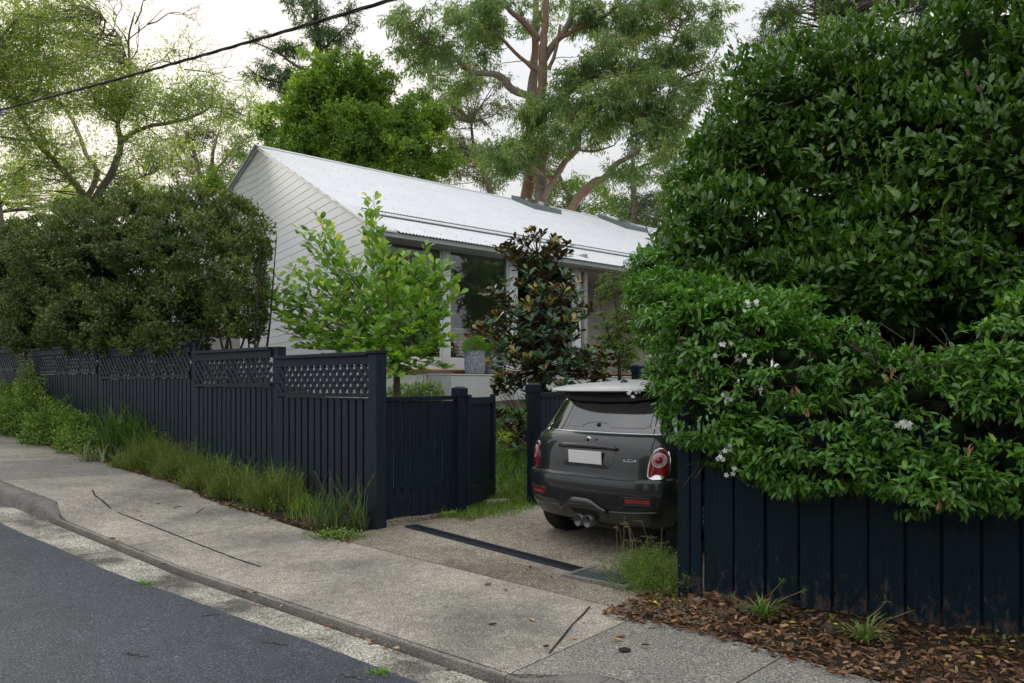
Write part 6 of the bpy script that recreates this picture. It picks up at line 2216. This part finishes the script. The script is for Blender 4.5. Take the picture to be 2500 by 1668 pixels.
feathery(390, -.2, .36, .72, 520, 'brownish feathery weed right of the strappy grass')
feathery(450, -.25, .34, .58, 460, 'brown-green feathery weed mound under the third fence panel')
feathery(520, -.28, .32, .48, 420, 'green feathery weed mound near the middle fence post')
feathery(580, -.3, .28, .46, 360, 'low feathery weed mound just left of the bare fence foot')
feathery(675, -.28, .3, .56, 480, 'rounded feathery weed mound under the last lattice panel')
feathery(330, -.35, .3, .3, 200, 'thin feathery weed at the pavement edge by the strappy grass')
for px, t_, h, lab in ((435, -.1, .62, 'tall leafy green weed spike against the fence'), (548, -.2, .5, 'slender leafy weed spike rising above the feathery mounds'), (575, -.42, .33, 'bright bushy weed spike at the pavement edge left of the mound'), (667, -.5, .26, 'small bright green weed spike standing at the pavement edge'), (500, -.15, .4, 'thin leafy weed spike near the middle fence post')):
    r0, p = mk('leafy_weed', lab, px, t_, 'weed', 'leafy weed spikes along the left fence')
    stem_weed(r0, p, 3, h, .06, LM['weed'], spread=.03, step=.012, lw=.2, lean=.12)
for k_, (px, t_, cnt_, lab) in enumerate(((405, -.12, 16, 'wispy tall light grass behind the brownish feathery weed'), (475, -.12, 18, 'wispy tall light grass against the fence at the third panel'), (530, -.2, 16, 'wispy light grass left of the middle post'), (610, -.15, 14, 'wispy grass between the two feathery mounds near the fence foot'), (700, -.16, 16, 'wispy light grass under the last lattice panel'), (745, -.3, 16, 'sparse grass on the bare verge soil before the corner tuft'))):
    r0, p = mk('wispy_grass', lab, px, t_, 'grass tuft', 'wispy grasses along the left fence')
    blades(r0, [np.array(p) + np.array([random.uniform(-.2, .2), random.uniform(-.12, .1), 0]) for _ in range(cnt_)], 8, (.2, .62 if k_ < 5 else .35), (.004, .009), LM['grass'], lean=.7)
    blades(r0, [np.array(p) + np.array([random.uniform(-.2, .2), random.uniform(-.12, .1), 0]) for _ in range(5)], 6, (.2, .6), (.003, .006), LM['dry'], lean=.8, name='dry_blades')
# grass tuft by the corner post
r0, p = mk('grass_tuft', 'tall green seeding grass tuft at the foot of the corner post', 835, -.28, 'grass tuft')
blades(r0, [np.array(p) + np.array([random.uniform(-.25, .28), random.uniform(-.1, .1), 0]) for _ in range(34)], 7, (.16, .48), (.004, .007), LM['strap'], lean=.75)
stem_weed(r0, p, 16, .62, .022, LM['feather'], spread=.25, step=.011, lw=.3, lean=.4)
r0, p = mk('dry_grass_tuft', 'dry straw-coloured grass spilling round the corner post foot', 800, -.36, 'grass tuft')
blades(r0, [np.array(p) + np.array([random.uniform(-.2, .45), random.uniform(-.1, .08), 0]) for _ in range(30)], 8, (.1, .3), (.003, .006), LM['dry'], lean=1.6)
r0, p = mk('leafy_weed', 'low leafy green weed with red dead leaves at the verge corner', 822, -.55, 'weed')
PP = np.array(p) + rng.normal(size=(500, 3)) * np.array([.13, .07, .02]) + np.array([0, 0, .03])
leaf_set(r0, PP, rv(500) + np.array([0, 0, .5]), np.array([0, 0, 1]) + rv(500) * .4, .035, .02, 'leaf', LM['weed'], rng.uniform(0, .9, 500))
# weeds at return fence foot
for px, py, lab in ((1045, 1262, 'small dry weed against the board fence plinth'), (1110, 1262, 'short green grass at the foot of the capped gate post')):
    g = G(px, py)
    r0 = empty('grass_tuft', g, lab, 'grass tuft')
    blades(r0, [np.array(g) + np.array([random.uniform(-.2, .2), random.uniform(-.06, .06), 0]) for _ in range(22)], 8, (.04, .14), (.003, .006), LM['dry'] if px < 1100 else LM['grass'], lean=1.2)

# weeds by right fence corner
g = G(1630, 1425)
r0 = empty('weedy_grass', g, 'rank green weedy grass growing beside the end post of the blue fence', 'weeds')
cnt = 900
C = np.array(g) + np.stack([rng.normal(size=cnt) * .17, rng.normal(size=cnt) * .17, np.zeros(cnt)], 1)
C[:, 0] = np.where(C[:, 0] > P2.x - .03, P2.x - .05 - np.abs(rng.normal(size=cnt)) * .12, C[:, 0])
C[:, 2] = H(C[:, 0], C[:, 1])
dv = unit(np.stack([rng.normal(size=cnt) * .5 - .15, rng.normal(size=cnt) * .4, np.ones(cnt)], 1))
L_ = rng.uniform(.08, .3, cnt)
leaf_set(r0, C, dv, rv(cnt), L_, .004, 'blade', LM['feather'], rng.uniform(0, 1, cnt), bulk_name='stems')
k = 12
f = rng.uniform(.2, 1, (cnt, k))
PP = (C[:, None, :] + dv[:, None, :] * (f * L_[:, None])[:, :, None] + rng.normal(size=(cnt, k, 3)) * .012).reshape(-1, 3)
n = len(PP)
leaf_set(r0, PP, rv(n) + np.array([0, 0, .4]), rv(n), rng.uniform(.012, .03, n), rng.uniform(.004, .009, n), 'diamond', LM['weed'], rng.uniform(0, .8, n), bulk_name='fronds')
r0 = empty('dry_grass_tuft', G(1560, 1400), 'thin dry seeding grass stalks arching over the drain pit', 'grass tuft')
g = r0.location
sm_ = MB()
SP, SV = [], []
for i in range(16):
    b = Vector((random.uniform(-.25, .2), random.uniform(-.15, .12), -.01))
    h = random.uniform(.2, .5)
    bend = random.uniform(-.22, .12)
    pts = [b, b + Vector((bend * .25, 0, h * .6)), b + Vector((bend * .7, 0, h * .9)), b + Vector((bend * 1.4, 0, h * .92))]
    sm_.tube(pts, [.0022, .0018, .0016, .001], 4, cap=False)
    for j in range(12):
        c = pts[2].lerp(pts[3], j / 12) + Vector(g)
        SP.append(tuple(c)); SV.append((bend + .1, random.uniform(-.4, .4), .3))
sm_.obj('stalks', pm('straw', [(20, flat2((.25, .2, .1), (.42, .36, .22)), 1)], rough=.7), r0)
leaf_set(r0, SP, SV, [(0, 0, 1)] * len(SP), .016, .005, 'diamond', LM['dry'], rng.uniform(0, 1, len(SP)), bulk_name='seeds')

# leaf litter along the right fence
n = 7000
s = rng.uniform(-9, -3.25, n)
X0, Y0 = xy(s, np.full(n, 0.0))
edge = -.70 - .10 * np.clip(-3.45 - s, 0, 6)
# fence line t at this s
P2s, P2t = st(P2.x, P2.y)
F2 = P2 + FD2 * 5
F2s, F2t = st(F2.x, F2.y)
ft = P2t + (F2t - P2t) * (s - P2s) / (F2s - P2s)
u = rng.uniform(0, 1, n)
t = edge - .06 + (ft - edge + .03) * u + rng.normal(size=n) * .02
X, Y = xy(s, t)
Z = Hst(s, t) + rng.uniform(0, .03, n) + .03 * np.clip((u - .6) / .4, 0, 1) * rng.uniform(0, 1, n)
D = np.stack([rng.normal(size=n), rng.normal(size=n), rng.normal(size=n) * .25], 1)
N = np.stack([rng.normal(size=n) * .5, rng.normal(size=n) * .5, np.ones(n)], 1)
Lf = .022 + .062 * rng.beta(1.4, 2.4, n)
rl_ = np.clip(rng.beta(1.6, 2.2, n), 0, .95)
rl_ = np.where(rng.uniform(0, 1, n) < .004, 1, rl_)
lo_ = bpy.data.objects.new('leaf_litter', leaf_mesh('leaf_litter', np.stack([X, Y, Z], 1), D, N, Lf, Lf * rng.uniform(.35, .5, n), 'curl', LM['litter'], rl_))
col.objects.link(lo_)
setp(lo_, 'thick brown dead leaves heaped along the foot of the blue fence', 'leaf litter', None, 'stuff')
n = 900
s = rng.uniform(-.3, 10, n)
t = np.array([vg(a) for a in s]) + np.abs(rng.normal(size=n)) * .05 - .03
X, Y = xy(s, t)
Z = Hst(s, t) + rng.uniform(0, .02, n)
Lf = rng.uniform(.025, .06, n)
lo_ = bpy.data.objects.new('leaf_litter', leaf_mesh('leaf_litter', np.stack([X, Y, Z], 1), np.stack([rng.normal(size=n), rng.normal(size=n), rng.normal(size=n) * .2], 1), np.stack([rng.normal(size=n) * .4, rng.normal(size=n) * .4, np.ones(n)], 1), Lf, Lf * .4, 'curl', LM['litter'], rng.uniform(.1, .85, n)))
col.objects.link(lo_)
setp(lo_, 'thin line of dead leaves along the left verge edge', 'leaf litter', None, 'stuff')

# single fallen leaves on the concrete and in the gutter
tl = [leaf_mesh('fallen_leaf', [(0, 0, 0)], [(1, 0, 0)], [(0, 0, 1)], [1.0], [.42], 'curl', LM['litter'], [q]) for q in (.45, .6, .75, .9)]
spots = [(343, 1252), (350, 1262), (120, 1262), (128, 1268), (605, 1446), (620, 1458), (632, 1452), (682, 1474), (410, 1378), (265, 1318), (280, 1326), (800, 1516), (808, 1522), (865, 1540), (905, 1558), (918, 1562), (935, 1568), (950, 1574), (958, 1572), (1108, 1625), (395, 1232), (327, 1245), (1110, 1338), (1230, 1440), (1300, 1385), (1290, 1392), (1425, 1525), (1390, 1560), (1500, 1560), (1522, 1568), (1180, 1430), (1305, 1520), (840, 1322), (855, 1330), (1215, 1525), (1340, 1582), (1590, 1578), (1350, 1412), (1405, 1400), (585, 1240)]
for i, (px, py) in enumerate(spots):
    ing = py > 1150 and (px, py) in spots[4:20]
    g = G(px, py)
    s_, t_ = st(g.x, g.y)
    zz_ = g.z + .008
    if t_ < float(tk(s_)) - .03:
        zz_ = float(gut(s_)) + .012
    o = bpy.data.objects.new('fallen_leaf', random.choice(tl))
    o.location = (g.x, g.y, zz_)
    o.rotation_euler = (random.uniform(-.3, .3), random.uniform(-.3, .3), random.uniform(0, 6.28))
    k = random.uniform(.04, .085)
    o.scale = (k, k, k)
    col.objects.link(o)
    if t_ < float(tk(s_)) + .05: setp(o, 'curled brown dead leaf lying in the kerbside gutter', 'leaf', 'fallen leaves in the gutter')
    else: setp(o, 'small dry brown leaf fallen on the bare concrete', 'leaf', 'fallen leaves on the concrete')
# twigs on the path
for a, b, lab in (((425, 1243), (445, 1240), 'short dark curved twig on the footpath below the feathery weeds'), ((480, 1255), (500, 1243), 'straight thin twig on the footpath nearer the weeds')):
    p, q = G(*a), G(*b)
    o = MB().tube([Vector((0, 0, .012)), (q - p) * .5 + Vector((0, .03, .02)), (q - p) + Vector((0, 0, .012))], [.005, .005, .003], 5).obj('twig', M['bark_dark'])
    o.location = p
    setp(o, lab, 'twig')
# white feather / petals scrap
g = G(1783, 1590)
fe = MB()
for i in range(7):
    a = i * .9
    fe.add([(0, 0, .01), (.04 * math.cos(a) - .01, .03 * math.sin(a), .03), (.05 * math.cos(a), .035 * math.sin(a) + .01, .008)], [(0, 1, 2)])
o = fe.obj('crumpled_tissue', M['flower'])
o.location = g
setp(o, 'small crumpled white scrap at the edge of the leaf litter', 'litter')
g = G(1525, 1588)
o = MB().lathe([(0, .004), (.03, .003), (.036, 0), (.036, -.004)], n=20).obj('bottle_top', M['rubber'])
o.location = g + Vector((0, 0, .006))
setp(o, 'small round dark disc lying on the grey footpath slab', 'disc')
for px, py, sz, lab in ((1765, 1515, .07, 'dark stone chunk in the litter left of the first spider plant'), (2030, 1550, .11, 'largest dark stone half buried between the spider plants'), (1655, 1515, .04, 'small reddish brick fragment in the litter near the fence end')):
    g = G(px, py)
    mb = MB()
    mb.box((0, 0, .2 * sz), (sz * 1.3, sz, sz * .7), rz=random.random(), taper=.7)
    o = mb.obj('stone', M['timber'] if sz == .04 else M['bark_dark'], bevel=sz * .12)
    o.location = g
    o.rotation_euler = (.15, .2, random.random())
    setp(o, lab, 'stone')

# spider plants
for px, py, lab in ((1862, 1515, 'left striped spider plant in the leaf litter with a runner'), (2112, 1572, 'right striped spider plant in the leaf litter with runners')):
    g = G(px, py)
    r0 = empty('spider_plant', g, lab, 'plant', 'spider plants in the leaf litter')
    m_ = 70
    a = rng.uniform(0, 2 * np.pi, m_)
    le = rng.uniform(.1, 2.0, m_)
    D = np.stack([np.cos(a) * le, np.sin(a) * le, np.ones(m_)], 1)
    N = np.stack([-np.cos(a), -np.sin(a), le], 1)
    P = np.array(g) + rng.normal(size=(m_, 3)) * .008
    L_ = rng.uniform(.13, .24, m_)
    leaf_set(r0, P, D, N, L_, .014, 'blade', LM['weed'], rng.uniform(.2, .8, m_), single=m_ - 1)
    leaf_set(r0, P + unit(N) * .0022, D, N, L_ * .96, .005, 'blade', LM['spider'], np.full(m_, .9), bulk_name='leaf_stripes')
    rm = MB()
    for sx, hh in ((-.2, .16), (.26, .2), (.12, .26)):
        rm.tube([(0, 0, .03), (sx * .5, 0, hh * .7), (sx, -.02, hh)], [.003, .0025, .002], 4)
        PP = np.array(g) + np.array([sx, -.02, hh]) + rng.normal(size=(10, 3)) * .004
        leaf_set(r0, PP, rv(10), rv(10), .035, .006, 'diamond', LM['weed'], rng.uniform(0, 1, 10), bulk_name='plantlet')
    rm.obj('runners', pm('runner', [(20, flat2((.2, .13, .06), (.32, .24, .12)), 1)], rough=.7), r0)
# low green seedlings at right bottom
n = 700
s = rng.uniform(-8.5, -5.2, n)
ft = P2t + (F2t - P2t) * (s - P2s) / (F2s - P2s)
t = ft - np.abs(rng.normal(size=n)) * .16 - .03
X, Y = xy(s, t)
Z = Hst(s, t) + rng.uniform(.01, .05, n)
o = bpy.data.objects.new('seedlings', leaf_mesh('seedlings', np.stack([X, Y, Z], 1), rv(n) + np.array([0, 0, .5]), np.array([0, 0, 1]) + rv(n) * .4, rng.uniform(.02, .04, n), rng.uniform(.012, .02, n), 'leaf', LM['weed'], rng.uniform(0, .6, n)))
col.objects.link(o)
setp(o, 'low green seedlings growing through the litter at bottom right', 'ground cover', None, 'stuff')
# moss tufts at gutter joints
for px, py, lab in ((928, 1634, 'bright green weed tuft in the gutter joint at the bottom'), (358, 1418, 'tiny moss tuft at the asphalt edge')):
    g = G(px, py)
    s_, t_ = st(g.x, g.y)
    g.z = float(gut(s_)) + .005
    r0 = empty('moss_tuft', g, lab, 'weed')
    blades(r0, [np.array(g) + np.array([random.uniform(-.05, .05), random.uniform(-.03, .03), 0]) for _ in range(14)], 6, (.015, .05), (.004, .007), LM['grass'], lean=1.3)

# ------------------------------------------------------------------ overhead cable and its pole
A, B_ = W(-60, 283, 13.0), W(1010, -45, 6.4)
cab = empty('overhead_cable', A, 'black twisted power cable crossing the sky at upper left', 'cable')
far = B_ + (B_ - A) * .6
for ph in (0, 2.1, 4.2):
    pts = []
    m_ = 260
    for i in range(m_ + 1):
        f = i / m_
        p = A.lerp(far, f)
        p.z -= 4 * .10 * f * (1 - f)
        amp = .009 + .05 * math.exp(-f * 22) * (1 if ph == 2.1 else 0)
        d = (far - A).normalized()
        s1 = d.cross(Vector((0, 0, 1))).normalized()
        s2 = s1.cross(d)
        an = f * 95 + ph
        pts.append(p + s1 * amp * math.cos(an) + s2 * amp * math.sin(an) - A)
    MB().tube(pts, .0085, 5).obj('strand', M['cable'], cab, smooth=True)
br = empty('cable_bracket', W(0, 272, 12.9), 'grey metal cable clamp at the left edge under the overhead cable', 'bracket')
MB().box((-.06, 0, 0), (.16, .1, .12)).obj('housing', M['steel'], br, bevel=.01)
MB().box((.06, 0, .0), (.1, .03, .04)).obj('clamp', M['steel'], br, bevel=.005)
MB().box((.0, 0, -.05), (.12, .05, .03)).obj('clamp', M['steel'], br, bevel=.005)
pl = empty('power_pole', (W(-110, 900, 12.9).x, 12.9, .2), 'timber power pole just beyond the left edge', 'pole')
MB().tube([(0, 0, -.3), (0, 0, 8.5)], [.16, .12], 14).obj('shaft', M['bark'], pl, smooth=True)
MB().bar((0, 0, W(0, 272, 12.9).z - .2), (.75, 0, W(0, 272, 12.9).z - .2), .05, .05).obj('arm', M['steel'], pl)
print('leaves', tot)
